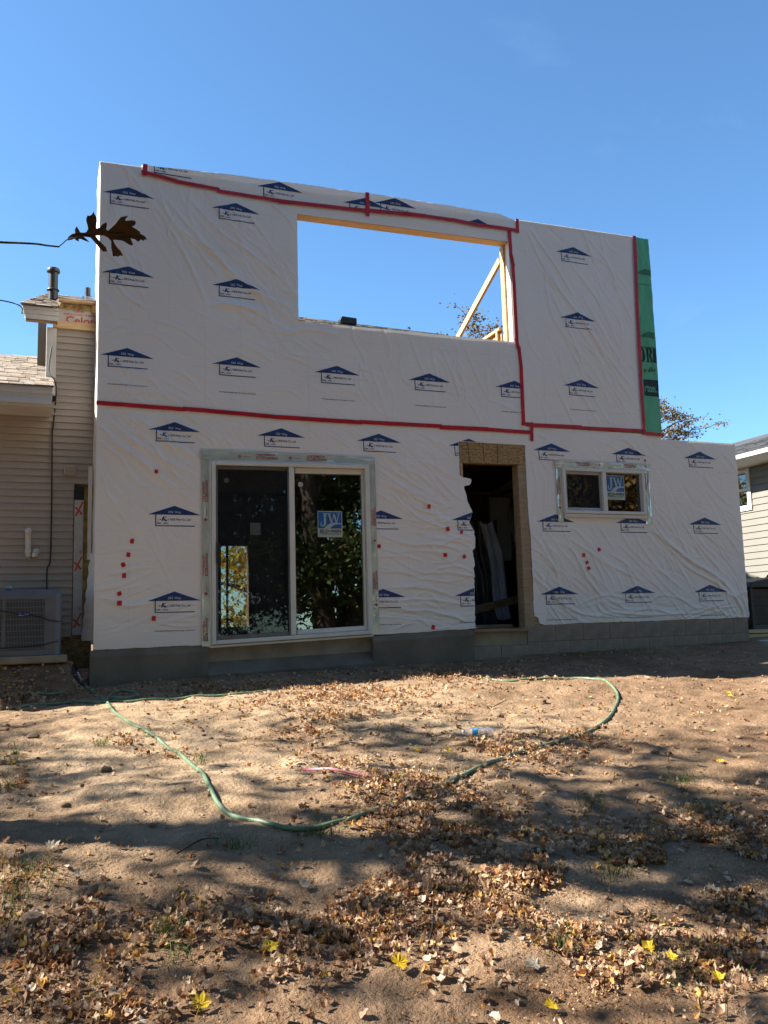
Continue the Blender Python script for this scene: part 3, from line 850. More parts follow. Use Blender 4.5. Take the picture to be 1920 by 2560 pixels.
# ---- flat print, laid on the sheets
_txt = {}
def text_poly(s, size, shear=0.0):
    key = (s, size, shear)
    if key in _txt: return _txt[key]
    c = bpy.data.curves.new('t', 'FONT')
    c.body = s; c.size = size; c.offset = size * 0.026; c.shear = shear; c.resolution_u = 2; c.fill_mode = 'FRONT'
    o = bpy.data.objects.new('t', c)
    me = bpy.data.meshes.new_from_object(o)
    V = [(v.co.x, v.co.y) for v in me.vertices]; F = [tuple(p.vertices) for p in me.polygons]
    bpy.data.objects.remove(o); bpy.data.curves.remove(c); bpy.data.meshes.remove(me)
    _txt[key] = (V, F)
    return V, F
class Flat:
    """2-D artwork: polygons with material index"""
    def __init__(s): s.v, s.f, s.m, s.l = [], [], [], []
    def poly(s, P, m=0, lift=0.0):
        b = len(s.v); s.v += list(P); s.f.append(tuple(range(b, b + len(P)))); s.m.append(m); s.l.append(lift); return s
    def rect(s, x0, x1, y0, y1, m=0, lift=0.0): return s.poly([(x0, y0), (x1, y0), (x1, y1), (x0, y1)], m, lift)
    def text(s, t, x, y, size, m=0, width=None, lift=0.0, rot=0.0, shear=0.0, center=False):
        V, F = text_poly(t, size, shear)
        if not V: return s
        xs = [p[0] for p in V]; x0, x1 = min(xs), max(xs)
        k = 1.0 if width is None else width / (x1 - x0)
        ox = -(x0 + x1) / 2 * k if center else -x0 * k
        c, sn = math.cos(rot), math.sin(rot)
        b = len(s.v)
        for p in V:
            a, d = p[0] * k + ox, p[1]
            s.v.append((x + a * c - d * sn, y + a * sn + d * c))
        for f in F:
            s.f.append(tuple(i + b for i in f)); s.m.append(m); s.l.append(lift)
        return s
    def arrays(s, cut=0.03):
        bm = bmesh.new()
        lay = bm.faces.layers.float.new('lift')
        vv = [bm.verts.new((x, y, 0)) for x, y in s.v]
        for f, m, l in zip(s.f, s.m, s.l):
            try:
                q = bm.faces.new([vv[i] for i in f]); q.material_index = m; q[lay] = l
            except ValueError:
                pass
        bmesh.ops.triangulate(bm, faces=list(bm.faces))
        for _ in range(6):
            e = [e for e in bm.edges if e.calc_length() > cut]
            if not e: break
            bmesh.ops.subdivide_edges(bm, edges=e, cuts=1)
            bmesh.ops.triangulate(bm, faces=[f for f in bm.faces if len(f.verts) > 3])
        bm.normal_update()
        for f in bm.faces:
            if f.normal.z < 0: f.normal_flip()
        bm.verts.index_update()
        V = np.array([(v.co.x, v.co.y) for v in bm.verts]); L = np.zeros(len(V))
        for f in bm.faces:
            for v in f.verts: L[v.index] = max(L[v.index], f[lay])
        F = [tuple(v.index for v in f.verts) for f in bm.faces]; m = [f.material_index for f in bm.faces]
        bm.free()
        return V, F, m, L
def decal(name, art, u, v, surf, mats, parent, keep=None, off=0.0034, scale=(1, 1)):
    V, F, m, L = art
    U = u + V[:, 0] * scale[0]; W = v + V[:, 1] * scale[1]
    Y = surf(U, W) - off - L
    if keep is not None:
        k = keep(U, W)
        sel = [i for i, f in enumerate(F) if all(k[j] for j in f)]
        F = [F[i] for i in sel]; m = [m[i] for i in sel]
        if not F: return None
    used = sorted({j for f in F for j in f}); rem = {j: i for i, j in enumerate(used)}
    return mobj(name, [(U[j], Y[j], W[j]) for j in used], [tuple(rem[j] for j in f) for f in F], mats, parent, False, m)

lg = Flat()
lg.poly([(0, 0), (-0.277, -0.098), (-0.20, -0.098), (-0.10, -0.098), (0, -0.098), (0.1, -0.098), (0.277, -0.098)])
lg.rect(-0.201, -0.190, -0.213, -0.098); lg.rect(-0.201, 0.212, -0.222, -0.212)
lg.text('OKS  Wrap', 0.0, -0.080, 0.034, 1, 0.135, 0.0012, center=True)
# the K mark: two strokes and side points
lg.poly([(-0.139, -0.165), (-0.123, -0.165), (-0.106, -0.118), (-0.121, -0.118)])
lg.poly([(-0.118, -0.142), (-0.078, -0.118), (-0.088, -0.118), (-0.095, -0.120), (-0.120, -0.137)])
lg.poly([(-0.120, -0.143), (-0.108, -0.165), (-0.088, -0.168), (-0.074, -0.160), (-0.100, -0.160), (-0.110, -0.140)])
lg.poly([(-0.162, -0.149), (-0.148, -0.156), (-0.138, -0.149), (-0.148, -0.143)]); lg.poly([(-0.076, -0.152), (-0.066, -0.158), (-0.055, -0.154), (-0.066, -0.147)])
lg.text('OKS Poly Co., Ltd', -0.048, -0.158, 0.031, 0, 0.215)
lg.text('ESR - 3431', -0.183, -0.197, 0.023, 0, 0.115)
LOGO = lg.arrays(0.017)
fp = Flat().text('142 Sanghae-Building, Dalseo-Gu, Daegu, South Korea', -0.20, -0.415, 0.016, 0, 0.41)
FOOT = fp.arrays(0.05)
lmat = (M['navy'], M['pale_print'])
DU, DV = 1.1821, 0.9144
def keep_lo(U, V):
    k = keep_low(U, V) & (U < 8.90)
    return k
for i in range(7):
    for j in range(3):
        u, v = 1.2 + i * DU, 3.8171 - j * DV
        if i == 1 and j > 0: continue
        decal('printed_logo', LOGO, u, v, lambda a, b: wdisp(a, b) + 0.003, lmat, sheet_lo, keep_lo)
        if j == 2: decal('printed_line', FOOT, u, v, lambda a, b: wdisp(a, b) + 0.003, (M['dark_print'],), sheet_lo, keep_lo)
def keep_ul(U, V): return ~hole(U, V, (OP[0] - 0.01, OP[1], OP[2], OP[3] + 0.03)) & (U < 5.55) & (V > 3.95)
for i in range(5):
    for j in range(3):
        if i > 1 and j < 2: continue
        u, v = 0.6983 + i * DU, 6.4316 - j * DV
        decal('printed_logo', LOGO, u, v, wdisp, lmat, sheet_ul, keep_ul)
        if j == 2: decal('printed_line', FOOT, u, v, wdisp, (M['dark_print'],), sheet_ul, keep_ul)
for j in range(3):
    decal('printed_logo', LOGO, 6.429, 6.5234 - j * DV, lambda a, b: wdisp(a, b) - 0.003, lmat, sheet_ur)
decal('printed_line', FOOT, 6.429, 6.5234 - 2 * DV, lambda a, b: wdisp(a, b) - 0.003, (M['dark_print'],), sheet_ur)
for u, v in ((1.16, 6.86), (2.40, 6.775), (3.46, 6.742), (3.86, 6.80), (5.00, 6.70)):
    decal('printed_logo', LOGO, u, v, surf_top, lmat, sheet_tp, lambda U, V: (V > np.interp(U, TSU, TSV) + 0.01) & (V < np.interp(U, TEU, TEV) + 0.0))
for u, v in ((7.56, 6.36), (7.545, 5.46)):
    decal('printed_ghost', Flat().poly([(0, 0), (-0.14, -0.085), (0.1, -0.10), (0.1, -0.02)]).rect(-0.12, 0.09, -0.235, -0.228).arrays(0.02), u, v, surf_green, (M['green_print'],), green, off=0.003)
# lettering on the green strip, cut off by tape and corner
gmats = (M['black_print'], M['green_reverse'], M['script_print'])
def green_print(name, art):
    decal(name, art.arrays(0.02), 0, 0, surf_green, gmats, green, lambda U, V: U < 7.660, off=0.003)
def fat(x, parts):
    f = Flat()
    for P in parts: f.poly([(x + a * 0.1, 5.02 + b * 0.2) for a, b in P])
    green_print('printed_letter', f)
green_print('printed_rule', Flat().rect(7.405, 7.655, 5.225, 5.235))
fat(7.405, [[(0.0, 0.0), (0.35, 0.0), (0.62, 0.2), (0.7, 0.5), (0.62, 0.8), (0.35, 1), (0.0, 1), (0.0, 0.93), (0.18, 0.9), (0.27, 0.7), (0.27, 0.3), (0.18, 0.1), (0.0, 0.07)]])
fat(7.487, [[(0, 0), (0.55, 0), (0.55, 0.08), (0.45, 0.1), (0.45, 0.9), (0.55, 1), (0, 1), (0, 0.92), (0.12, 0.9), (0.12, 0.1), (0, 0.08)],
            [(0.50, 0.93), (0.50, 1), (0.85, 1), (0.98, 0.85), (0.98, 0.65), (0.8, 0.52), (1.05, 0.08), (1.05, 0), (0.8, 0), (0.52, 0.48), (0.52, 0.55), (0.66, 0.62), (0.66, 0.88)]])
fat(7.60, [[(0, 0), (0.55, 0), (0.55, 1), (0, 1), (0, 0.92), (0.1, 0.88), (0.1, 0.12), (0, 0.08)]])
green_print('printed_band', Flat().rect(7.415, 7.660, 4.545, 4.775, 0).text('rton.', 7.425, 4.605, 0.155, 1, 0.205, 0.0015))
green_print('printed_script', Flat().text("s Bu", 7.425, 4.875, 0.085, 2, 0.215, 0.0, 0.12, 0.5))

# ---- red tape seams
def tape(pts, w=0.048, base=None, jit=True):
    """short overlapping lengths of tape along a polyline"""
    art = []
    base = base or (lambda a, b: np.minimum(wdisp(a, b), -0.010) - 0.009)
    for a, b in zip(pts[:-1], pts[1:]):
        a, b = Vector((a[0], a[1])), Vector((b[0], b[1]))
        d = b - a
        n = max(1, int(round(d.length / 0.85)))
        for k in range(n):
            p, q = a + d * (k / n), a + d * ((k + 1) / n)
            e = (q - p).normalized(); s = Vector((-e.y, e.x))
            o = s * (random.uniform(-0.006, 0.006) if jit else 0); t = s * (random.uniform(-0.005, 0.005) if jit else 0)
            p2, q2 = p - e * 0.015 + o - t, q + e * 0.015 + o + t
            ww = w * random.uniform(0.92, 1.08) / 2
            m = max(2, int((q2 - p2).length / 0.03))
            lift = random.uniform(0, 0.0035)
            mb = MB()
            V, F = [], []
            for i in range(m + 1):
                c = p2 + (q2 - p2) * (i / m)
                wob = s * 0.003 * float(vnoise(c.x * 9 + c.y * 7, 0.3, 5))
                for sg in (-1, -0.33, 0.33, 1):
                    x = c + s * ww * sg + wob
                    V.append((x.x, x.y))
            for i in range(m):
                for j in range(3):
                    F.append((i * 4 + j, (i + 1) * 4 + j, (i + 1) * 4 + j + 1, i * 4 + j + 1))
            V = np.array(V)
            Y = base(V[:, 0], V[:, 1]) - lift
            # stretched tape bridges the wrinkles: blend towards its own mean
            Y = Y * 0.75 + Y.mean() * 0.25
            mobj('tape_strip', [(V[i, 0], Y[i], V[i, 1]) for i in range(len(V))], F, M['red_tape'], add, True)
tb = lambda a, b: np.minimum(wdisp(a, b), surf_top(a, b)) - 0.007
tape([(0.868, 6.71), (0.865, 6.60)], 0.048, tb); tape([(0.84, 6.625), (1.205, 6.583), (1.677, 6.566)], 0.048, tb); tape([(1.677, 6.545), (2.39, 6.533), (3.505, 6.575), (4.254, 6.626), (4.642, 6.640), (5.039, 6.619), (5.58, 6.634)], 0.048, tb)
tape([(5.574, 6.775), (5.572, 6.61)], 0.048, tb); tape([(3.490, 6.80), (3.488, 6.521)], 0.048, tb)
tape([(5.458, 6.604), (5.459, 6.276), (5.487, 6.143), (5.487, 5.150), (5.505, 5.045), (5.526, 4.783), (5.522, 4.04)])
tape([(5.51, 4.052), (5.660, 4.043), (6.378, 4.047), (7.39, 4.058)])
tape([(0.402, 3.978), (1.299, 3.971), (2.371, 3.947), (3.335, 3.943), (4.368, 3.944), (5.643, 3.948)], 0.05)
tape([(5.642, 4.06), (5.637, 3.844)])
gb = lambda a, b: np.minimum(wdisp(a, b), -0.02) - 0.012
tape([(7.425, 6.80), (7.421, 6.536), (7.385, 5.613), (7.368, 4.822), (7.371, 4.045)], 0.05, gb)
tape([(7.355, 4.028), (7.668, 4.026)], 0.05, gb)
for u, v in [(1.006, 3.264), (0.765, 2.520), (0.730, 2.377), (0.679, 2.273), (0.689, 2.160), (0.643, 1.974), (0.644, 1.876), (0.990, 1.711), (4.172, 2.960), (4.409, 2.694), (4.594, 2.657), (4.365, 2.380), (4.619, 2.362), (4.180, 1.532), (3.525, 2.481), (6.551, 2.457), (6.316, 2.385), (6.358, 2.293), (6.371, 2.216)]:
    a = random.uniform(-0.35, 0.35); w, h = random.uniform(0.019, 0.024), random.uniform(0.021, 0.027)
    c, s = math.cos(a), math.sin(a)
    q = [(u + x * c - y * s, v + x * s + y * c) for x, y in ((-w, -h), (w, -h), (w * random.uniform(0.8, 1.1), h), (-w, h * random.uniform(0.8, 1.1)))]
    Y = float(np.min(wdisp(np.array([p[0] for p in q]), np.array([p[1] for p in q])))) - 0.002
    mobj('tape_patch', [(p[0], Y, p[1]) for p in q] + [(p[0], Y + 0.003, p[1]) for p in q], [(0, 1, 2, 3), (0, 4, 5, 1), (1, 5, 6, 2), (2, 6, 7, 3), (3, 7, 4, 0)], M['red_patch'], add)

# ---- framing seen through the opening upstairs
def ow(u, v): return (u, tw(u, v))
MB().prism([ow(OP[0], OP[3]), ow(OP[1], OP[3]), ow(OP[1], OP[3] + 0.139), ow(OP[0], OP[3] + 0.139)], 0.0, 0.15).build('header', M['lumber_y'], add)
MB().prism([ow(OP[0] - 0.038, OP[2]), ow(OP[0] + 0.002, OP[2]), ow(OP[0] + 0.002, OP[3]), ow(OP[0] - 0.038, OP[3])], 0.002, 0.148).build('jamb_stud', M['lumber'], add)
MB().prism([ow(OP[1] - 0.012, OP[2]), ow(OP[1] + 0.03, OP[2]), ow(OP[1] + 0.03, OP[3] - 0.001), ow(OP[1] - 0.012, OP[3] - 0.001)], -0.004, 0.10).build('jamb_stud', M['wrap'], add)
MB().prism([ow(OP[1] - 0.04, OP[2]), ow(OP[1] - 0.002, OP[2]), ow(OP[1] - 0.002, OP[3] - 0.001), ow(OP[1] - 0.04, OP[3] - 0.001)], 0.101, 0.19).build('jamb_stud', M['lumber'], add)
MB().prism([ow(OP[0], OP[2] - 0.03), ow(OP[1], OP[2] - 0.03), ow(OP[1], OP[2] - 0.002), ow(OP[0], OP[2] - 0.002)], 0.0, 0.15).build('rough_sill', M['lumber_y'], add)
MB().bar((5.425, 0.20, 6.30), (5.445, 3.6, 4.72), 0.038, 0.089).build('diagonal_brace', M['lumber_y'], add)
MB().box(5.355, 5.395, 0.20, 3.2, 5.335, 5.37).build('wall_plate', M['lumber_y'], add)
for k in range(7):
    MB().box(5.356, 5.394, 0.25 + k * 0.4, 0.29 + k * 0.4, 4.2, 5.334).build('stud', M['lumber'], add)
MB().box(5.396, 5.410, 0.20, 3.2, 4.2, 5.365).build('sheathing_panel', M['osb'], add)
mobj('jamb_stub', [(2.607, 0.15, 5.93), (2.64, 0.24, 5.97), (2.607, 0.15, 6.10), (2.60, 0.15, 5.93), (2.633, 0.24, 5.97), (2.60, 0.15, 6.10)], [(0, 1, 2), (5, 4, 3), (0, 3, 4, 1), (1, 4, 5, 2), (2, 5, 3, 0)], M['lumber'], add)

# ---- floors, ceiling and dark rooms behind the doors
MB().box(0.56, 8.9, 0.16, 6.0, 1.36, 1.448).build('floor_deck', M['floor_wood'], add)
MB().box(0.56, 7.60, 0.16, 5.99, 4.002, 4.20).build('upper_floor', M['osb'], add)
MB().box(7.50, 8.9, 0.16, 5.99, 3.86, 3.95).build('lean_to_roof', M['osb'], add)
MB().box(7.50, 7.599, 0.16, 5.99, 3.951, 4.0015).build('lean_to_ledger', M['osb'], add)
MB().box(8.86, 8.915, 0.16, 6.0, 1.45, 3.93).build('side_wall', M['osb'], add)
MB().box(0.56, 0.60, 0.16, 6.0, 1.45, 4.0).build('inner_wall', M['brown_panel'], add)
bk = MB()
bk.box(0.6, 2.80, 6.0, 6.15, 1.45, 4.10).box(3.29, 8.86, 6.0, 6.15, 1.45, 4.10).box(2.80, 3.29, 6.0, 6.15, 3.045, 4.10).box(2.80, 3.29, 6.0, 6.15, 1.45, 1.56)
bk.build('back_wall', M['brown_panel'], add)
MB().box(2.885, 2.925, 5.97, 5.999, 1.56, 3.045).build('back_window_post', M['black'], add)
MB().box(2.80, 3.29, 5.985, 5.998, 1.56, 1.60).build('back_window_sill', M['white_trim'], add)
# partition seen through the doorway
pw = MB()
for x in (6.05, 6.55, 7.02, 7.45):
    pw.box(x, x + 0.038, 2.96, 3.05, 1.45, 3.60)
pw.box(5.9, 8.0, 2.96, 3.05, 3.60, 3.66)
pw.build('partition_frame', M['old_lumber'], add)
MB().box(5.9, 6.545, 3.055, 3.07, 3.05, 3.60).build('partition_panel', M['brown_panel'], add)
MB().box(6.60, 7.015, 3.055, 3.07, 2.55, 3.59).build('drywall_sheet', M['drywall'], add)
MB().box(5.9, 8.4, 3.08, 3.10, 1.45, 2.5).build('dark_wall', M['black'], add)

# ---- doorway: bare sheathing round a ragged cut in the wrap
MB().prism([(4.585, DW[3] - 0.15), (4.625, DW[3] - 0.15), (4.625, DW[3]), (5.545, DW[3] + 0.012), (5.545, 3.80), (4.60, 3.785)], -0.0045, 0.10).build('header_panel', M['osb'], add)
for x, a in ((4.725, 0.018), (4.935, 0.012), (5.14, -0.004)):
    MB().prism([(x + a, 3.53), (x + a + 0.008, 3.53), (x + 0.008, 3.775), (x, 3.775)], -0.0065, -0.0047).build('nailing_line', M['black'], add)
MB().box(4.626, 4.655, 0.003, 0.14, 1.49, DW[3] - 0.002).build('door_jamb', M['lumber'], add)
MB().box(5.425, 5.49, -0.002, 0.15, 1.49, DW[3] - 0.002).build('door_jamb', M['jamb_lumber'], add)
jb = MB().box(5.491, 5.56, -0.0035, 0.10, 1.50, 3.52); jb.build('jamb_panel', M['jamb_lumber'], add)
MB().box(5.56, 5.73, -0.004, 0.05, 1.475, 1.56).build('sheathing_corner', M['osb'], add)
MB().box(4.68, 5.45, -0.06, 0.14, 1.452, 1.492).build('threshold', M['old_lumber'], add, bevel=0.004)
MB().bar((4.72, 0.35, 1.52), (5.40, 0.35, 1.52), 0.16, 0.04).build('sill_plank', M['old_lumber'], add)

# ---- foundation
def parged(x0, x1, zl, zr, y):
    prof = [(y, -0.6), (y, -0.062), (y + 0.006, -0.045), (y + 0.02, -0.015), (y + 0.034, -0.002), (0.149, 0.0), (0.149, -0.6)]
    v = [(x0, p, zl + q) for p, q in prof] + [(x1, p, zr + q) for p, q in prof]
    n = len(prof)
    f = [(i, i + n, (i + 1) % n + n, (i + 1) % n) for i in range(n)] + [tuple(range(n)), tuple(range(2 * n - 1, n - 1, -1))]
    return MB().add(v, f).build('foundation', M['parge'], add)
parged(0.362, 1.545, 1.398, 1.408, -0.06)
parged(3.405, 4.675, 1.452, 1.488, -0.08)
MB().prism([(1.53, 1.2), (3.42, 1.24), (3.42, 1.455), (1.53, 1.395)], 0.03, 0.16).build('sill_beam', M['concrete'], add)
lgd = MB()
lgd.add([(1.546, -0.09, 0.8), (3.404, -0.09, 0.8), (3.404, -0.09, 1.150), (1.546, -0.09, 1.105), (1.546, 0.029, 1.235), (3.404, 0.029, 1.28), (3.404, 0.029, 0.8), (1.546, 0.029, 0.8)],
        [(0, 1, 2, 3), (3, 2, 5, 4), (0, 3, 4, 7), (1, 6, 5, 2), (4, 5, 6, 7)])
lgd.build('footing_ledge', M['parge'], add)
MB().box(4.676, 5.438, 0.0, 0.12, 1.29, 1.451).build('stem_wall', M['concrete'], add)
MB().box(4.676, 5.438, -0.012, 0.13, 0.9, 1.288).build('stem_wall', M['mortar'], add)
blk = MB().box(5.44, 8.905, -0.0085, 0.15, 0.8, 1.505); fblk = blk.build('foundation', M['mortar'], add)
fblk['label'] = 'concrete block foundation under the right part'
bmesh_block = MB().box(0, 0.3945, -0.012, 0.06, 0, 0.1945)
bd = None
for row in range(4):
    z0 = 1.318 - row * 0.2
    x = 5.445 - (0.2 if row % 2 else 0.0)
    while x < 8.89:
        a, b = max(x, 5.443), min(x + 0.3945, 8.903)
        if b - a > 0.05:
            dz = 0.010 * (a - 5.4) / 3.5
            if bd is None or (b - a) < 0.38:
                o = MB().box(0, b - a, -0.012, 0.06, 0, 0.1945).build('concrete_block', M['block'], fblk, bevel=0.005)
                if b - a > 0.38: bd = o.data
            else:
                o = link(bpy.data.objects.new('concrete_block', bd), fblk)
            o.location = (a, random.uniform(-0.002, 0.002), z0 + dz)
        x += 0.4
for x in (4.68, 5.06):
    o = MB().box(0, 0.372, -0.03, 0.02, 0, 0.188).build('concrete_block', M['block'], fblk, bevel=0.005); o.location = (x, -0.005, 1.095)

# ---- windows
def flashing(name, rects, parent, art=None, base=-0.020):
    """crinkled adhesive strips; rects (u0,u1,v0,v1, along)"""
    for k, (u0, u1, v0, v1, al) in enumerate(rects):
        du, dv = u1 - u0, v1 - v0
        us = np.linspace(u0, u1, max(4, int(du / 0.012))); vs = np.linspace(v0, v1, max(4, int(dv / 0.012)))
        def surf(U, V, k=k, al=al, u0=u0, v0=v0):
            a, b = (U, V) if al == 'u' else (V, U)
            return base - 0.002 * k - 0.016 * np.abs(fbm(a * 2.6, b * 30, 50 + k, 3)) - 0.003 * fbm(a * 14, b * 40, 80 + k, 2)
        o = grid_sheet(name, us, vs, surf, lambda U, V: U > -1, M['flash'], parent,
                       lambda U, V, k=k: (U + 0.006 * vnoise(V * 6, 0 * V, 90 + k), V + 0.006 * vnoise(U * 6, 0 * U, 95 + k)))
        if art and art[k] is not None:
            decal('printed_lettering', art[k].arrays(0.02), 0, 0, surf, (M['red_print'], M['flash']), parent, off=0.003)
def mark(f, x, y, rot, s=1.0, flip=1):
    c, sn = math.cos(rot), math.sin(rot)
    def T(a, b): return (x + a * c * s - b * sn * s, y + a * sn * s + b * c * s)
    f.text('TITE', *T(0, 0.034), 0.040 * s, 0, 0.085 * s, 0, rot); f.text('WINDOW', *T(0.095, 0.034), 0.044 * s, 0, 0.175 * s, 0, rot)
    f.poly([T(0, -0.008), T(0.105, -0.008), T(0.105, 0.028), T(0, 0.028)], 0)
    f.text('SEAL', *T(0.012, -0.001), 0.034 * s, 1, 0.08 * s, 0.001, rot); f.text('FLASHING', *T(0.115, -0.006), 0.044 * s, 0, 0.185 * s, 0, rot)
    P = [T(-0.24 + 0.022 * math.cos(t), 0.02 + 0.022 * math.sin(t)) for t in np.linspace(0, 2 * math.pi, 11)[:-1]]
    f.poly(P, 0); f.rect(*sorted((T(-0.245, 0)[0], T(-0.235, 0)[0])) if abs(c) > 0.5 else sorted((x - 0.005, x + 0.005)), *sorted((T(0, 0.012)[1], T(0, 0.03)[1])) if abs(c) > 0.5 else (y - 0.001, y + 0.001), 1, 0.001)
    f.poly([T(-0.20, 0.012), T(-0.09, 0.012), T(-0.09, 0.018), T(-0.20, 0.018)], 0)
    return f

def sk(u, v):
    k = 0.034 + (v - 1.4) / 2.0 * (0.013 - 0.034)
    return (u, v + k * (u - 1.585))
def skprism(mb, u0, u1, v0, v1, y0, y1, m=0):
    return mb.prism([sk(u0, v0), sk(u1, v0), sk(u1, v1), sk(u0, v1)], y0, y1, m)
sd = MB()
skprism(sd, 1.590, 1.632, 1.415, 3.405, -0.062, 0.10); skprism(sd, 3.362, 3.402, 1.415, 3.405, -0.062, 0.10)
skprism(sd, 1.633, 3.361, 3.358, 3.405, -0.061, 0.10); skprism(sd, 1.633, 3.361, 1.415, 1.460, -0.061, 0.10)
sdo = sd.build('sliding_door', M['vinyl'], add, bevel=0.006)
nf = MB()
skprism(nf, 1.558, 3.432, 1.385, 3.436, -0.012, -0.0105); 
rim = MB()
for a, b, c, d in ((1.570, 1.589, 1.41, 3.42), (3.403, 3.422, 1.41, 3.42), (1.590, 3.402, 3.406, 3.422), (1.57, 3.422, 1.384, 1.4095)):
    skprism(rim, a, b, c, d, -0.040, 0.0)
rim.build('frame_trim', M['vinyl'], sdo, bevel=0.003)
ls = MB()
skprism(ls, 1.634, 1.660, 1.462, 3.356, -0.030, 0.02); skprism(ls, 2.440, 2.505, 1.462, 3.356, -0.050, 0.02)
skprism(ls, 1.661, 2.439, 3.318, 3.356, -0.029, 0.02); skprism(ls, 1.661, 2.439, 1.462, 1.505, -0.029, 0.02)
ls.build('sliding_sash', M['sash_dark'], sdo, bevel=0.005)
it = MB(); skprism(it, 2.452, 2.512, 1.465, 3.354, -0.060, -0.0505); it.build('meeting_stile', M['vinyl'], sdo, bevel=0.004)
rs = MB()
skprism(rs, 2.514, 2.530, 1.462, 3.356, 0.0, 0.06); skprism(rs, 3.336, 3.360, 1.462, 3.356, -0.012, 0.06)
skprism(rs, 2.531, 3.335, 3.295, 3.356, -0.012, 0.06); skprism(rs, 2.531, 3.335, 1.462, 1.515, -0.012, 0.06)
rs.build('fixed_sash', M['vinyl'], sdo, bevel=0.005)
g1 = MB(); skprism(g1, 1.661, 2.439, 1.506, 3.317, 0.004, 0.008); g1.build('glass_pane', M['glass'], sdo)
g2 = MB(); skprism(g2, 2.531, 3.335, 1.516, 3.294, 0.022, 0.026); g2.build('glass_pane', M['glass'], sdo)
sc_ = MB(); skprism(sc_, 1.658, 2.442, 1.503, 3.320, -0.0125, -0.0115); sc_.build('insect_screen', M['screen'], sdo)
hd = MB(); hd.box(1.640, 1.675, -0.085, -0.055, 2.28, 2.50).box(1.646, 1.666, -0.056, -0.030, 2.31, 2.34).box(1.646, 1.666, -0.056, -0.030, 2.44, 2.47)
hd.build('door_handle', M['black'], sdo, bevel=0.006)
def sticker(name, u0, v0, w, h, y, parent):
    f = Flat()
    f.rect(0, 1, 0, 1, 0)
    f.rect(0.025, 0.965, 0.335, 0.965, 1, 0.0008)
    # letter J
    f.poly([(0.20, 0.915), (0.55, 0.915), (0.55, 0.895), (0.345, 0.885), (0.335, 0.56), (0.32, 0.48), (0.27, 0.42), (0.20, 0.40), (0.14, 0.42), (0.11, 0.47), (0.12, 0.54), (0.16, 0.60), (0.18, 0.60), (0.15, 0.53), (0.15, 0.46), (0.20, 0.43), (0.24, 0.47), (0.25, 0.55), (0.25, 0.885), (0.20, 0.895)], 0, 0.0014)
    # letter W
    f.poly([(0.42, 0.90), (0.50, 0.90), (0.58, 0.62), (0.65, 0.90), (0.69, 0.90), (0.77, 0.63), (0.84, 0.89), (0.79, 0.895), (0.79, 0.915), (0.92, 0.915), (0.92, 0.895), (0.88, 0.89), (0.78, 0.53), (0.74, 0.53), (0.66, 0.80), (0.58, 0.53), (0.54, 0.53)], 0, 0.0014)
    # sweeping road
    f.poly([(0.26, 0.335), (0.34, 0.42), (0.45, 0.50), (0.60, 0.55), (0.78, 0.56), (0.97, 0.545), (0.97, 0.50), (0.84, 0.505), (0.70, 0.48), (0.58, 0.42), (0.50, 0.335)], 0, 0.0018)
    f.text('JELD-WEN', 0.07, 0.175, 0.155, 2, 0.86, 0.0014)
    f.text('WINDOWS & DOORS', 0.13, 0.105, 0.055, 2, 0.76, 0.0014)
    V, F, m, L = f.arrays(0.4)
    v = [(u0 + a * w, y - l, v0 + b * h) for (a, b), l in zip(V, L)]
    return mobj(name, v, F, (M['sticker_pale'], M['sticker_blue'], M['black_print']), parent, False, m)
sticker('brand_sticker', 2.80, 2.585, 0.295, 0.30, 0.0195, sdo)
mobj('paper_tag', [(2.02, 0.002, 2.60), (2.135, 0.002, 2.60), (2.135, 0.002, 2.735), (2.02, 0.002, 2.735), (2.02, 0.0035, 2.60), (2.135, 0.0035, 2.60), (2.135, 0.0035, 2.735), (2.02, 0.0035, 2.735)], [(0, 1, 2, 3), (7, 6, 5, 4), (0, 4, 5, 1), (1, 5, 6, 2), (2, 6, 7, 3), (3, 7, 4, 0)], M['paper'], sdo)
for u, v, y in ((1.76, 3.20, 0.0022), (2.605, 3.185, 0.020)):
    P = [(u + 0.03 * math.cos(t), y, v + 0.03 * math.sin(t)) for t in np.linspace(0, 2 * math.pi, 17)[:-1]]
    mobj('round_seal', P + [(p[0], p[1] + 0.0012, p[2]) for p in P], [tuple(range(16))] + [(i, i + 16, (i + 1) % 16 + 16, (i + 1) % 16) for i in range(16)], M['sticker_pale'], sdo)
tp = mark(mark(Flat(), 2.09, 3.455, 0.012, 0.80), 2.67, 3.463, 0.012, 0.80)
lf = mark(mark(mark(Flat(), 1.545, 2.95, math.pi / 2, 0.80), 1.545, 2.15, math.pi / 2, 0.80), 1.545, 1.46, math.pi / 2, 0.80)
rt = mark(mark(Flat(), 3.485, 2.72, math.pi / 2, 0.72), 3.485, 1.98, math.pi / 2, 0.72)
flashing('window_flashing', [(1.490, 1.582, 1.40, 3.50, 'v'), (3.412, 3.500, 1.475, 3.51, 'v'), (1.475, 3.495, 3.425, 3.525, 'u')], sdo, [lf, rt, tp])

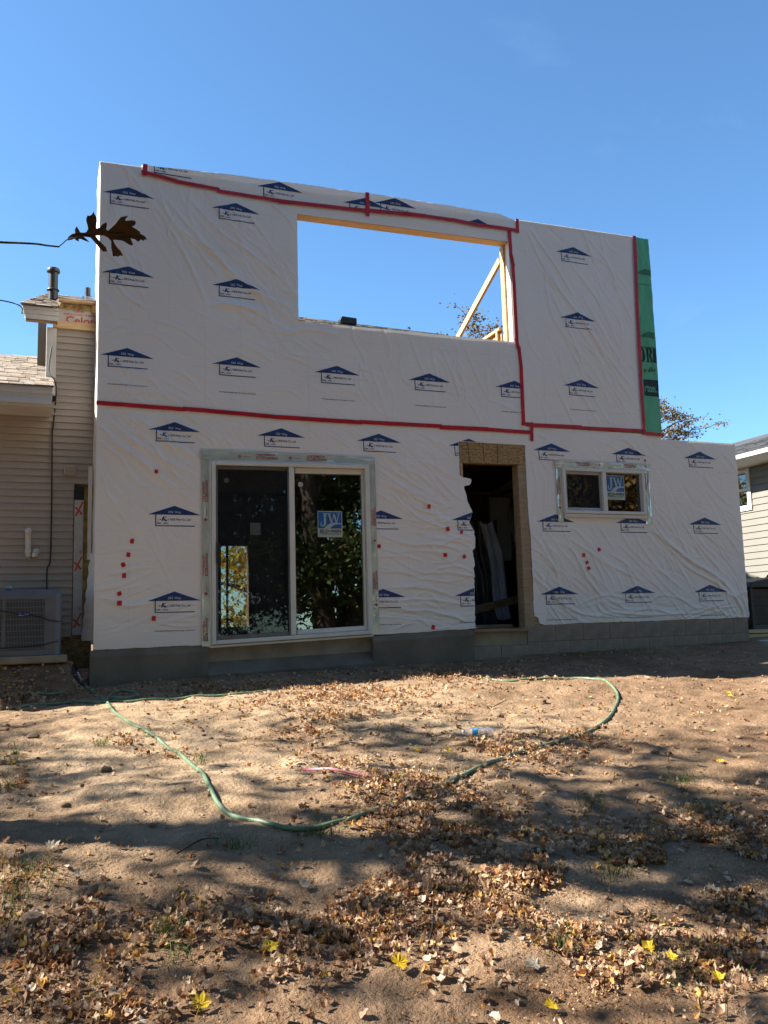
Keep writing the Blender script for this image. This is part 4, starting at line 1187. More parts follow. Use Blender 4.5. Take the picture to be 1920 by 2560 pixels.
wf = MB()
wf.box(6.045, 6.085, -0.060, 0.10, 2.915, 3.505).box(7.265, 7.305, -0.060, 0.10, 2.915, 3.505).box(6.086, 7.264, -0.059, 0.10, 3.465, 3.505).box(6.086, 7.264, -0.059, 0.10, 2.915, 2.955).box(6.640, 6.700, -0.058, 0.09, 2.956, 3.464)
win = wf.build('small_window', M['vinyl'], add, bevel=0.005)
MB().box(6.05, 7.31, -0.045, 0.0, 2.865, 2.9135).build('frame_trim', M['vinyl'], win, bevel=0.006)
s2 = MB().box(6.087, 6.115, -0.02, 0.02, 2.957, 3.463).box(6.610, 6.639, -0.02, 0.02, 2.957, 3.463).box(6.116, 6.609, -0.019, 0.02, 3.428, 3.463).box(6.116, 6.609, -0.019, 0.02, 2.957, 2.995)
s2.build('sliding_sash', M['vinyl_grey'], win)
MB().box(6.116, 6.609, 0.004, 0.008, 2.996, 3.427).build('glass_pane', M['glass'], win)
MB().box(6.701, 7.264, 0.012, 0.016, 2.956, 3.464).build('glass_pane', M['glass'], win)
MB().box(6.112, 6.613, -0.0105, -0.0095, 2.992, 3.431).build('insect_screen', M['screen'], win)
sticker('brand_sticker', 6.73, 3.115, 0.295, 0.325, 0.0095, win)
tp = mark(mark(Flat(), 6.47, 3.58, math.pi, 0.66), 7.20, 3.585, math.pi, 0.66)
lf = mark(Flat(), 6.01, 3.16, math.pi / 2, 0.72)
rt = mark(Flat(), 7.34, 3.48, -math.pi / 2, 0.72)
flashing('window_flashing', [(5.965, 6.042, 2.80, 3.55, 'v'), (7.308, 7.405, 2.80, 3.55, 'v'), (5.945, 7.43, 3.508, 3.60, 'u')], win, [lf, rt, tp])

# ------------------------------------------------------------------ the old house on the left
old = thing('old_house', 'older house with taupe lap siding and white eaves left of the addition', 'house', (-1.0, 0.6, 1.35))
EY = 0.55
MB().box(-3.6, 0.40, EY + 0.03, EY + 0.2, 1.2, 4.10).box(-0.115, 0.40, EY + 0.03, EY + 0.2, 4.101, 4.95).build('wall_core', M['osb'], old)
EXPO = 0.0752
def lap_board(x0, x1):
    return [(x0, EY - 0.016, 0), (x1, EY - 0.016, 0), (x1, EY - 0.002, EXPO), (x0, EY - 0.002, EXPO), (x0, EY + 0.028, 0), (x1, EY + 0.028, 0), (x1, EY + 0.028, EXPO), (x0, EY + 0.028, EXPO)]
BF = [(0, 1, 2, 3), (4, 0, 3, 7), (1, 5, 6, 2), (4, 5, 1, 0), (3, 2, 6, 7)]
bdata = {}
z = 1.545
k = 0
while z < 4.93:
    x0, x1 = (-3.6, 0.195) if z < 3.17 else (-3.6, 0.398)
    if z > 4.10: x0 = -0.015
    key = (x0, x1)
    if key not in bdata:
        bdata[key] = mesh_data('siding_board', lap_board(x0, x1), BF, (M['taupe'],))
    o = link(bpy.data.objects.new('siding_board', bdata[key]), old)
    o.location = (0, 0, z)
    z += EXPO
# stripped corner: foil faced foam with red crosses, then bare insulation
fo = MB().box(0.205, 0.298, EY - 0.012, EY + 0.02, 1.56, 3.02)
foam = fo.build('foam_board', M['foam'], old)
for zc in (2.93, 2.33, 1.72):
    xf = Flat()
    c = 0.252
    xf.poly([(c - 0.045, zc - 0.085), (c - 0.022, zc - 0.085), (c + 0.046, zc + 0.07), (c + 0.030, zc + 0.075)])
    xf.poly([(c - 0.046, zc + 0.005), (c - 0.030, zc + 0.015), (c + 0.040, zc - 0.06), (c + 0.022, zc - 0.072)], 0, 0.0006)
    xf.text('@', c + 0.012, zc + 0.115, 0.03, 0, 0.022)
    decal('printed_cross', xf.arrays(0.2), 0, 0, lambda u, v: np.full_like(u, EY - 0.013), (M['orange_print'],), foam, off=0.0006)
MB().box(0.200, 0.300, EY - 0.015, EY + 0.02, 3.02, 3.17).build('tar_paper', M['black'], old)
V, F = [], []
nu, nv = 8, 90
for j in range(nv):
    for i in range(nu):
        x = 0.30 + 0.11 * i / (nu - 1); zz = 1.56 + (3.16 - 1.56) * j / (nv - 1)
        V.append((x, EY + 0.0 - 0.035 * float(fbm(x * 25, zz * 12, 33, 3)), zz))
for j in range(nv - 1):
    for i in range(nu - 1):
        F.append((j * nu + i, j * nu + i + 1, (j + 1) * nu + i + 1, (j + 1) * nu + i))
mobj('insulation_batt', V, F, M['insul'], old, True)
MB().box(0.335, 0.372, -0.02 + 0.3, 0.34, 2.35, 3.35).build('loose_board', M['white_trim'], old)
wr = []
for j in range(14):
    zz = 1.50 + j * 0.07; w = 0.10 - 0.006 * j
    wr += [(0.392 - w - 0.012 * (j % 2), 0.30 + 0.01 * (j % 3), zz), (0.395, 0.10, zz)]
mobj('wrap_tail', wr, [(2 * j, 2 * j + 1, 2 * j + 3, 2 * j + 2) for j in range(13)], M['wrap'], old)
# fixtures on the wall
vt = MB().box(0.089, 0.214, EY - 0.055, EY - 0.012, 3.285, 3.405)
vto = vt.build('wall_vent', M['taupe'], old, bevel=0.008)
for k in range(3):
    MB().box(0.108, 0.196, EY - 0.066, EY - 0.054, 3.305 + k * 0.030, 3.322 + k * 0.030).build('louvre', M['taupe'], vto)
pv = MB().tube(smooth_path([(-0.253, EY - 0.16, 2.655), (-0.253, EY - 0.10, 2.672), (-0.253, EY - 0.075, 2.64), (-0.252, EY - 0.07, 2.55), (-0.250, EY - 0.07, 2.44), (-0.247, EY - 0.06, 2.405), (-0.238, EY + 0.02, 2.40)], 5), 0.027, 12)
pv.tube([(-0.253, EY - 0.165, 2.653), (-0.253, EY - 0.135, 2.664)], 0.034, 12).tube([(-0.250, EY - 0.07, 2.47), (-0.250, EY - 0.07, 2.43)], 0.032, 12)
pv.build('pvc_pipe', M['pvc'], old, True)
MB().tube(smooth_path([(-0.150, EY + 0.02, 2.455), (-0.170, EY - 0.06, 2.455), (-0.182, EY - 0.085, 2.435), (-0.184, EY - 0.085, 2.39)], 5), 0.029, 12).build('pvc_elbow', M['pvc'], old, True)
cb = [(-0.06, 0.20, 4.62), (-0.085, 0.15, 4.33), (-0.02, 0.13, 4.22), (-0.008, EY - 0.03, 4.15), (-0.03, EY - 0.03, 3.80), (-0.037, EY - 0.03, 3.76), (-0.032, EY - 0.03, 3.3), (-0.027, EY - 0.03, 2.884), (-0.030, EY - 0.03, 2.37), (-0.058, EY - 0.03, 2.27), (-0.058, EY - 0.05, 2.02)]
MB().tube(smooth_path(cb, 6), 0.0075, 7).build('power_cable', M['cable'], old, True)
# lower eave, gutter board and roof
ev = MB()
ev.box(-3.6, -0.045, 0.055, 0.075, 4.005, 4.125).box(-3.6, -0.052, 0.076, EY - 0.02, 3.925, 3.945)
evo = ev.build('eave', M['white_trim'], old)
MB().prism([(-3.6, 4.055), (-0.036, 4.055), (-0.030, 4.132), (-3.6, 4.132)], 0.03, 0.054).build('gutter_lip', M['white_trim'], evo, bevel=0.008)
MB().prism([(-3.6, 3.946), (-0.055, 3.946), (-0.048, 4.004), (-3.6, 4.004)], 0.045, 0.075).build('fascia_board', M['white_trim'], evo)
RZ0, RY0, PIT = 4.135, 0.02, 0.46
rf = MB().add([(-3.6, RY0, RZ0 - 0.012), (-0.03, RY0, RZ0 - 0.012), (-0.03, 2.0, RZ0 + PIT * (2.0 - RY0) - 0.012), (-3.6, 2.0, RZ0 + PIT * (2.0 - RY0) - 0.012),
               (-3.6, 4.5, RZ0), (-0.2, 4.5, RZ0)], [(0, 1, 2, 3), (3, 2, 5, 4)])
rfo = rf.build('lower_roof', M['shingle_b'], old)
sm = [MB().add([(0, 0, 0.004), (w, 0, 0.004), (w, 0.165, 0.004 + 0.165 * PIT - 0.004), (0, 0.165, 0.004 + 0.165 * PIT - 0.004), (0, 0, -0.010), (w, 0, -0.010), (w, 0.165, 0.165 * PIT - 0.012), (0, 0.165, 0.165 * PIT - 0.012)],
               [(0, 1, 2, 3), (0, 4, 5, 1), (0, 3, 7, 4), (1, 5, 6, 2)]) for w in (0.14, 0.19, 0.105)]
smd = [[mesh_data('shingle', s.v, s.f, (M[mn],)) for s in sm] for mn in ('shingle_a', 'shingle_b', 'shingle_c')]
row = 0
y = RY0 - 0.01
while y < 1.85:
    x = -0.82 - random.uniform(0, 0.1)
    while x < -0.06:
        wi = random.randrange(3); w = (0.14, 0.19, 0.105)[wi]
        if x + w > -0.03: x = -0.03 - w
        o = link(bpy.data.objects.new('shingle', smd[random.choice((0, 0, 1, 2, 2))][wi]), rfo)
        o.location = (x, y, RZ0 + PIT * (y - RY0) + random.choice((0, 0.003, 0.006)))
        x += w + 0.004
        if x > -0.035: break
    y += 0.125
    row += 1
# white corner board and box return of the upper part
MB().box(-0.12, -0.016, EY - 0.03, EY + 0.02, 4.165, 4.94).build('corner_board', M['white_trim'], old, bevel=0.004)
MB().box(-0.22, -0.13, 1.25, 3.5, 4.0, 5.25).build('upper_side_wall', M['cream'], old)
br = MB()
br.prism([(-0.362, 5.085), (0.0, 5.085), (0.0, 5.12), (-0.372, 5.12)], 0.405, 0.52).prism([(-0.355, 5.035), (-0.002, 5.035), (-0.002, 5.083), (-0.360, 5.083)], 0.412, 0.52).prism([(-0.335, 4.98), (-0.004, 4.98), (-0.004, 5.033), (-0.345, 5.033)], 0.419, 0.52)
br.build('eave_return', M['white_trim'], old, bevel=0.003)
MB().box(-0.33, -0.01, 0.425, 0.50, 4.967, 4.978).build('soffit', M['old_lumber'], old)
MB().prism([(-0.055, 4.93), (-0.02, 4.93), (-0.03, 5.20), (-0.065, 5.20)], EY - 0.09, EY - 0.02).build('corner_stud', M['lumber'], old)
MB().box(-0.03, 0.40, EY - 0.045, EY - 0.004, 4.935, 5.015).build('ledger_board', M['lumber_y'], old)
tf = MB().box(-0.02, 0.40, EY - 0.008, EY + 0.02, 5.016, 5.175); tfo = tf.build('foam_board', M['foam'], old)
ft = Flat().text('Tuff-R', 0.145, 5.142, 0.055, 0, 0.125).text('INSULATING SHEATHING', 0.055, 5.105, 0.028, 0, 0.42)
ft.text('Celotex', 0.075, 5.012, 0.115, 0, 0.44)
decal('printed_lettering', ft.arrays(0.008), 0, 0, lambda u, v: np.full_like(u, EY - 0.0085), (M['orange_print'],), tfo, lambda U, V: (U < 0.40) & (V < 5.174) & (V > 5.016), off=0.0008)
V, F = [], []
for j in range(6):
    for i in range(30):
        x = 0.0 + 0.40 * i / 29; zz = 5.17 + 0.07 * j / 5
        V.append((x, EY - 0.02 - 0.05 * abs(float(fbm(x * 22, zz * 22, 44, 3))), zz))
for j in range(5):
    for i in range(29):
        F.append((j * 30 + i, j * 30 + i + 1, (j + 1) * 30 + i + 1, (j + 1) * 30 + i))
mobj('insulation_batt', V, F, M['insul'], old, True)
for x in (0.355,):
    MB().box(x, x + 0.038, EY - 0.07, EY + 0.0, 5.14, 5.25).build('rafter_tail', M['lumber'], old)
MB().prism([(0.0, 5.225), (0.40, 5.235), (0.40, 5.255), (0.0, 5.25)], EY - 0.11, EY + 0.25).build('roof_deck', M['lumber_y'], old)
# small hipped roof over it
hr = MB()
A, B, C_, D = (-0.395, 0.385, 5.122), (0.005, 0.385, 5.122), (0.40, 0.45, 5.262), (-0.11, 0.80, 5.42)
E_, Fv = (0.40, 0.80, 5.42), (-0.33, 0.56, 5.15)
hr.add([A, B, (0.03, 0.45, 5.235), C_, E_, D, Fv, (0.40, 1.4, 5.13)], [(0, 1, 2, 3, 4, 5), (0, 5, 6), (5, 4, 7, 6)])
hro = hr.build('upper_roof', M['shingle_dark'], old)
rows = MB()
for k in range(9):
    t = k / 9.0
    yy = 0.385 + t * 0.40; zz = 5.124 + (yy - 0.385) * 0.71
    xa = -0.385 + 0.27 * t; xb = 0.0 if yy < 0.50 else 0.40
    x = xa
    while x < xb - 0.02:
        w = min(random.uniform(0.08, 0.17), xb - x); h = random.choice((0.006, 0.010, 0.014))
        rows.add([(x, yy - 0.012, zz - 0.004), (x + w - 0.004, yy - 0.012, zz - 0.004), (x + w - 0.004, yy - 0.012, zz + h), (x, yy - 0.012, zz + h), (x, yy + 0.06, zz + 0.05), (x + w - 0.004, yy + 0.06, zz + 0.05)], [(0, 1, 2, 3), (3, 2, 5, 4), (0, 3, 4), (1, 5, 2)], random.randrange(3))
        x += w
o = rows.build('roof_shingles', (M['shingle_dark'], M['shingle_b'], M['shingle_c']), hro); o['kind'] = 'stuff'
vp = MB()
cx, cy = -0.062, 0.62
def ring(pr, seg=20):
    v, f = [], []
    for rr, zz in pr:
        for k in range(seg):
            t = 2 * math.pi * k / seg
            v.append((cx + rr * math.cos(t), cy + rr * math.sin(t), zz))
    for i in range(len(pr) - 1):
        for k in range(seg):
            f.append((i * seg + k, i * seg + (k + 1) % seg, (i + 1) * seg + (k + 1) % seg, (i + 1) * seg + k))
    f.append(tuple(range((len(pr) - 1) * seg, len(pr) * seg)))
    return v, f
vp.add(*ring([(0.055, 5.28), (0.052, 5.395), (0.068, 5.398), (0.062, 5.410), (0.050, 5.415), (0.050, 5.60), (0.060, 5.605), (0.071, 5.612), (0.071, 5.632), (0.066, 5.645), (0.06, 5.655), (0.0, 5.662)]))
vp.build('flue_pipe', M['vent_metal'], old)
cx, cy = 0.305, 0.60
vp = MB(); vp.add(*ring([(0.031, 5.27), (0.031, 5.462), (0.024, 5.462), (0.024, 5.40)])); vp.build('vent_stack', M['vent_metal'], old)
mobj('vent_flashing', [(0.20, 0.42, 5.245), (0.39, 0.42, 5.255), (0.345, 0.60, 5.375), (0.265, 0.60, 5.375)], [(0, 1, 2, 3)], M['flash_metal'], old)
# main roof behind, seen through the opening upstairs
mr_ = MB().add([(0.6, 0.9, 5.20), (7.4, 0.9, 5.09), (6.9, 5.3, 7.125), (0.6, 5.3, 7.23), (0.6, 9.0, 5.5), (7.4, 9.0, 5.4)], [(0, 1, 2, 3), (3, 2, 5, 4)])
mro = mr_.build('main_roof', M['shingle_dark'], old)
rows = MB()
for k in range(14):
    yy = 3.5 + k * 0.13
    for i in range(29):
        x = 3.2 + i * 0.13 + random.uniform(-0.03, 0.03)
        zz = 5.19 + (yy - 0.9) * 0.4605 - (x - 0.6) * 0.0166
        if random.random() < 0.72:
            rows.add([(x, yy, zz), (x + 0.12, yy, zz), (x + 0.12, yy, zz + 0.020), (x, yy, zz + 0.020), (x + 0.12, yy + 0.15, zz + 0.073), (x, yy + 0.15, zz + 0.073)], [(0, 1, 2, 3), (3, 2, 4, 5)], random.randrange(3))
o = rows.build('roof_shingles', (M['shingle_dark'], M['shingle_b'], M['shingle_a']), mro); o['kind'] = 'stuff'
zb = 6.965
bx = MB().prism([(4.72, zb - 0.03), (5.03, zb - 0.03), (5.03, zb + 0.09), (4.75, zb + 0.10), (4.71, zb + 0.03)], 4.75, 5.05)
bx.build('roof_vent', M['vent_metal'], mro, bevel=0.01)

wire = MB().tube(smooth_path([(-0.35, 0.06, 4.90), (-0.6, 0.05, 5.02), (-2.5, 0.1, 5.05), (-14, 0.4, 6.8)], 10), 0.007, 6)
tag(wire.build('overhead_wire', M['cable'], None, True), 'thin dark utility wire running left from the white eave return', 'wire')

# ------------------------------------------------------------------ air conditioner
ac = thing('air_conditioner', 'grey outdoor air conditioner unit with slotted grille beside the taupe siding', 'air conditioner', (-0.25, 0.12, 1.34))
AX0, AX1, AY0, AY1, AZ0, AZ1 = -0.60, 0.085, -0.16, 0.42, 1.375, 2.03
MB().box(AX0 + 0.03, AX1 - 0.03, AY0 + 0.03, AY1 - 0.03, AZ0, 1.93).build('coil', M['ac_dark'], ac)
MB().box(AX0 - 0.03, AX1 + 0.06, AY0 - 0.05, AY1 + 0.03, 1.30, AZ0 - 0.002).build('pad', M['concrete'], ac, bevel=0.01)
def rbox(x0, x1, y0, y1, r, seg=5):
    P = []
    for cx_, cy_, a0 in ((x1 - r, y0 + r, -90), (x1 - r, y1 - r, 0), (x0 + r, y1 - r, 90), (x0 + r, y0 + r, 180)):
        for k in range(seg + 1):
            a = R(a0 + 90 * k / seg)
            P.append((cx_ + r * math.cos(a), cy_ + r * math.sin(a)))
    return P
def loft(levels):
    v, f = [], []
    n = len(levels[0][0])
    for P, z in levels:
        v += [(x, y, z) for x, y in P]
    for i in range(len(levels) - 1):
        for k in range(n):
            f.append((i * n + k, i * n + (k + 1) % n, (i + 1) * n + (k + 1) % n, (i + 1) * n + k))
    f.append(tuple(range((len(levels) - 1) * n, len(levels) * n)))
    return v, f
v, f = loft([(rbox(AX0, AX1, AY0, AY1, 0.07), 1.925), (rbox(AX0, AX1, AY0, AY1, 0.07), 1.965), (rbox(AX0 + 0.01, AX1 - 0.01, AY0 + 0.01, AY1 - 0.01, 0.07), 1.995), (rbox(AX0 + 0.04, AX1 - 0.04, AY0 + 0.04, AY1 - 0.04, 0.06), 2.018), (rbox(AX0 + 0.09, AX1 - 0.09, AY0 + 0.09, AY1 - 0.09, 0.05), 2.02)])
mobj('top_cover', v, f, M['ac_grey'], ac, False)
v, f = loft([(rbox(AX0, AX1, AY0, AY1, 0.07), AZ0), (rbox(AX0, AX1, AY0, AY1, 0.07), 1.43), (rbox(AX0 + 0.004, AX1 - 0.004, AY0 + 0.004, AY1 - 0.004, 0.07), 1.432)])
mobj('base_pan', v, f, M['ac_grey'], ac, False)
# solid corner panel on the right
pr_ = [p for p in rbox(AX0, AX1, AY0, AY1, 0.07) ]
cp = MB()
P = [(-0.072, AY0)] + [(AX1 - 0.07 + 0.07 * math.cos(R(-90 + 15 * k)), AY0 + 0.07 + 0.07 * math.sin(R(-90 + 15 * k))) for k in range(7)] + [(AX1, AY1 - 0.05)]
for a, b in zip(P[:-1], P[1:]):
    cp.add([(a[0], a[1], 1.431), (b[0], b[1], 1.431), (b[0], b[1], 1.926), (a[0], a[1], 1.926)], [(0, 1, 2, 3)])
cp.build('corner_panel', M['ac_grey'], ac, True)
# louvred grille: each slat a part
gm = MB().box(-0.0035, 0.0035, AY0 - 0.001, AY0 + 0.012, 1.431, 1.926)
gd = mesh_data('grille_slat', gm.v, gm.f, (M['ac_grey'],))
for k in range(39):
    x = -0.58 + k * 0.0135
    if -0.448 < x < -0.425: continue
    o = link(bpy.data.objects.new('grille_slat', gd), ac); o.location = (x, 0, 0)
for k in range(9):
    zc = 1.445 + k * 0.0575
    MB().box(-0.60, -0.074, AY0 - 0.004, AY0 + 0.004, zc - 0.004, zc + 0.004).build('grille_rail', M['ac_grey'], ac)
MB().box(-0.452, -0.425, AY0 - 0.006, AY0 + 0.01, 1.432, 1.925).build('grille_post', M['ac_grey'], ac)
P = [(-0.262 + 0.062 * math.cos(t), -0.0, 1.775 + 0.024 * math.sin(t)) for t in np.linspace(0, 2 * math.pi, 25)[:-1]]
bg = MB().add([(x, AY0 - 0.012, z) for x, _, z in P] + [(x, AY0 - 0.003, z) for x, _, z in P], [tuple(range(24))] + [(i, i + 24, (i + 1) % 24 + 24, (i + 1) % 24) for i in range(24)])
bo = bg.build('badge', M['badge'], ac)
decal('badge_lettering', Flat().text('Carrier', -0.308, 1.766, 0.034, 0, 0.092, 0, 0, 0.3).arrays(0.2), 0, 0, lambda u, v: np.full_like(u, AY0 - 0.0125), (M['pale_print'],), bo, off=0.0006)
MB().tube(smooth_path([(-0.62, AY0 - 0.02, 1.85), (-0.45, AY0 - 0.015, 1.81), (-0.33, AY0 - 0.014, 1.785), (-0.2, AY0 - 0.014, 1.765), (-0.08, AY0 - 0.016, 1.735), (-0.02, AY0 - 0.012, 1.712), (0.06, AY0 + 0.0, 1.70), (0.10, AY0 + 0.2, 1.71)], 6), 0.006, 6).build('cable', M['cable'], ac, True)
MB().tube(smooth_path([(-0.62, AY0 - 0.012, 1.45), (-0.3, AY0 - 0.012, 1.462), (-0.1, AY0 - 0.012, 1.475), (0.04, AY0 - 0.008, 1.505), (0.10, AY0 + 0.15, 1.52)], 6), 0.005, 6).build('cable', M['cable'], ac, True)
tt = MB().tube([(-0.44, AY0 + 0.15, 2.045), (-0.38, AY0 + 0.16, 2.045)], 0.022, 10)
tag(tt.build('can', M['flash_metal'], None, True), 'small dented metal can lying on top of the air conditioner', 'can')

# ------------------------------------------------------------------ neighbour's house on the right
nb = thing('neighbour_house', 'cream sided neighbouring house with white gutter and grey shingle roof at right', 'house', (12.5, 4.0, 1.2))
NX = 12.0
MB().box(NX + 0.03, 24, 0.8, 14, 0.8, 4.27).build('wall_core', M['cream'], nb)
NE = 0.122
nbv = lambda y0, y1: [(NX - 0.016, y0, 0), (NX - 0.016, y1, 0), (NX - 0.002, y1, NE), (NX - 0.002, y0, NE), (NX + 0.029, y0, 0), (NX + 0.029, y1, 0), (NX + 0.029, y1, NE), (NX + 0.029, y0, NE)]
NF = [(3, 2, 1, 0), (0, 1, 5, 4), (0, 4, 7, 3), (1, 2, 6, 5), (3, 7, 6, 2)]
for k in range(27):
    z = 0.99 + k * NE
    o = link(bpy.data.objects.new('siding_board', mesh_data('siding_board', nbv(0.8, 14) if k == 0 else nbv(0.8, 14), NF, (M['cream'],)) if k == 0 else nbd), nb)
    if k == 0: nbd = o.data
    o.location = (0, 0, z)
wn_ = MB()
for y0, y1, z0, z1 in ((2.88, 2.97, 3.47, 4.26), (4.12, 4.21, 3.47, 4.26), (2.97, 4.12, 3.47, 3.57), (2.97, 4.12, 4.17, 4.26)):
    wn_.box(NX - 0.035, NX + 0.0, y0, y1, z0, z1)
wno = wn_.build('window', M['white_paint'], nb, bevel=0.004)
MB().box(NX - 0.02, NX - 0.004, 2.97, 4.12, 3.84, 3.89).build('sash_rail', M['white_paint'], wno)
MB().box(NX - 0.0185, NX - 0.0175, 2.97, 4.12, 3.57, 4.17).build('glass_pane', M['glass'], wno)
MB().box(NX - 0.005, NX - 0.0025, 2.97, 4.12, 3.57, 4.17).build('window_blind', M['old_lumber'], wno)
MB().box(NX - 0.48, NX + 0.02, 0.6, 14.2, 4.262, 4.285).build('soffit', M['white_paint'], nb)
gu = MB().add([(NX - 0.50, 0.55, 4.25), (NX - 0.60, 0.55, 4.33), (NX - 0.60, 0.55, 4.40), (NX - 0.49, 0.55, 4.40), (NX - 0.50, 14.2, 4.25), (NX - 0.60, 14.2, 4.33), (NX - 0.60, 14.2, 4.40), (NX - 0.49, 14.2, 4.40)],
              [(0, 4, 5, 1), (1, 5, 6, 2), (2, 6, 7, 3), (3, 7, 4, 0), (0, 1, 2, 3), (7, 6, 5, 4)])
gu.build('gutter', M['white_paint'], nb)
nr = MB().add([(NX - 0.53, 0.4, 4.402), (NX - 0.53, 14.4, 4.402), (18.5, 14.4, 6.52), (18.5, 0.4, 6.52), (25, 14.4, 4.4), (25, 0.4, 4.4)], [(0, 3, 2, 1), (3, 5, 4, 2)])
nro = nr.build('roof', M['shingle_slate'], nb)
rows = MB()
for k in range(34):
    x = NX - 0.53 + k * 0.14; z = 4.405 + (k * 0.14) * 0.3015
    y = 0.6
    while y < 6.5:
        w = random.uniform(0.2, 0.45); h = random.choice((0.008, 0.013))
        rows.add([(x, y, z), (x, y + w - 0.006, z), (x, y + w - 0.006, z + h), (x, y, z + h), (x + 0.15, y, z + 0.046), (x + 0.15, y + w - 0.006, z + 0.046)], [(0, 3, 2, 1), (3, 4, 5, 2)], random.randrange(2))
        y += w
o = rows.build('roof_shingles', (M['shingle_slate'], M['vent_metal']), nro); o['kind'] = 'stuff'
MB().prism([(17.7, 6.28), (18.2, 6.43), (18.2, 6.62), (17.75, 6.50)], 7.0, 7.8).build('roof_vent', M['black'], nro)

# compost bin, slab and boards beside the corner
cb_ = thing('compost_bin', 'dark slatted plastic compost bin standing past the right wall corner', 'bin', (10.3, 1.2, 1.25))
for k in range(4):
    z = 1.42 + k * 0.135
    MB().box(9.80, 10.75, 0.84, 0.87, z, z + 0.115).build('slat', M['brown_bin'], cb_, bevel=0.006)
    MB().box(9.775, 9.80, 0.88, 1.60, z - 0.02, z + 0.112).build('slat', M['dark_bin'], cb_, bevel=0.006)
MB().box(9.765, 9.83, 0.80, 0.875, 1.22, 2.0).build('post', M['dark_bin'], cb_, bevel=0.008)
MB().box(10.72, 10.79, 0.80, 0.875, 1.22, 2.0).build('post', M['dark_bin'], cb_, bevel=0.008)
MB().box(9.83, 10.72, 0.90, 1.6, 1.22, 1.95).build('liner', M['black'], cb_)
MB().prism([(9.74, 1.97), (10.81, 1.97), (10.78, 2.05), (10.27, 2.13), (9.80, 2.055)], 0.78, 1.65).build('lid', M['dark_bin'], cb_, bevel=0.01)
for i, (y0, y1, z0, m, lab) in enumerate(((0.55, 0.72, 1.30, 'lumber_y', 'orange brown board lying lowest in front of the compost bin'), (0.50, 0.66, 1.235, 'lumber_y', 'pale board lying nearest the concrete slab by the corner'))):
    tag(MB().box(9.15 + i * 0.06, 11.6, y0, y1, z0, z0 + 0.05).build('timber_board', M[m], None, bevel=0.004), lab, 'board', 'boards by the right corner')
tag(MB().box(9.02, 12.0, -0.35, 0.50, 1.0, 1.222).build('concrete_slab', M['concrete_slab'], None, bevel=0.01), kind='structure', label='pale concrete slab beside the right corner')

# ------------------------------------------------------------------ things inside the doorway
def drape(name, x0, x1, y, ztop, zbot, mat, label, folds=5, taper=0.0, seed=1, amp=0.05, shift=0.0):
    nu, nv = 30, 36
    V, F = [], []
    for j in range(nv):
        t = j / (nv - 1)
        for i in range(nu):
            s = i / (nu - 1)
            w = (x1 - x0) * (1 - taper * t)
            x = x0 + shift * t + s * w + 0.02 * math.sin(7 * t + seed)
            yy = y + amp * (0.3 + 0.7 * t) * math.sin(s * folds * 2 * math.pi + 1.5 * math.sin(t * 3 + seed)) + 0.03 * float(fbm(s * 5, t * 4, seed, 3))
            zz = ztop + (zbot - ztop) * t - 0.05 * math.sin(s * math.pi) * (1 - t) + 0.03 * float(vnoise(s * 6, 0.2, seed + 4)) * t
            V.append((x, yy, zz))
    for j in range(nv - 1):
        for i in range(nu - 1):
            F.append((j * nu + i, (j + 1) * nu + i, (j + 1) * nu + i + 1, j * nu + i + 1))
    o = mobj(name, V, F, mat, None, True)
    return tag(o, label, 'plastic sheet')
drape('plastic_sheet', 5.22, 5.92, 1.5, 3.02, 1.52, M['plastic_dark'], 'black plastic sheet hanging in folds inside the doorway, the widest one', 4, 0.1, 3, 0.07, 0.12)
drape('plastic_sheet', 5.58, 5.78, 1.36, 2.98, 1.60, M['plastic_pale'], 'narrow smoky plastic strip hanging in front of the black sheet', 2, -0.2, 5, 0.03, 0.22)
drape('plastic_sheet', 6.88, 7.06, 2.9, 3.45, 2.85, M['plastic_pale'], 'pale crumpled plastic rag hanging over the white drywall', 2, 0.5, 8, 0.03, 0.06)
drape('plastic_sheet', 7.08, 7.7, 2.88, 3.40, 2.55, M['plastic_dark'], 'dark plastic sheet hanging right of the drywall inside the doorway', 4, 0.0, 9, 0.05)
V, F = [], []
for j in range(10):
    for i in range(24):
        s, t = i / 23, j / 9
        V.append((6.3 + s * 1.3, 2.4 - 0.9 * t + 0.02 * float(fbm(s * 9, t * 5, 2, 3)), 3.55 + 0.28 * s + 0.12 * t + 0.04 * float(fbm(s * 7, t * 6, 7, 3))))
for j in range(9):
    for i in range(23):
        F.append((j * 24 + i, j * 24 + i + 1, (j + 1) * 24 + i + 1, (j + 1) * 24 + i))
tag(mobj('plastic_sheet', V, F, M['plastic_pale'], None, True), 'crinkled plastic sheet slung high under the ceiling inside the doorway', 'plastic sheet')
tag(MB().bar((4.80, 0.9, 1.66), (6.3, 1.1, 1.93), 0.038, 0.10).build('loose_plank', M['old_lumber'], None), 'loose plank slanting across the lower doorway', 'plank')
tag(MB().bar((4.5, 1.2, 1.475), (6.6, 1.2, 1.475), 0.20, 0.05).build('floor_plank', M['old_lumber'], None), 'dull plank lying flat on the floor inside the doorway', 'plank')

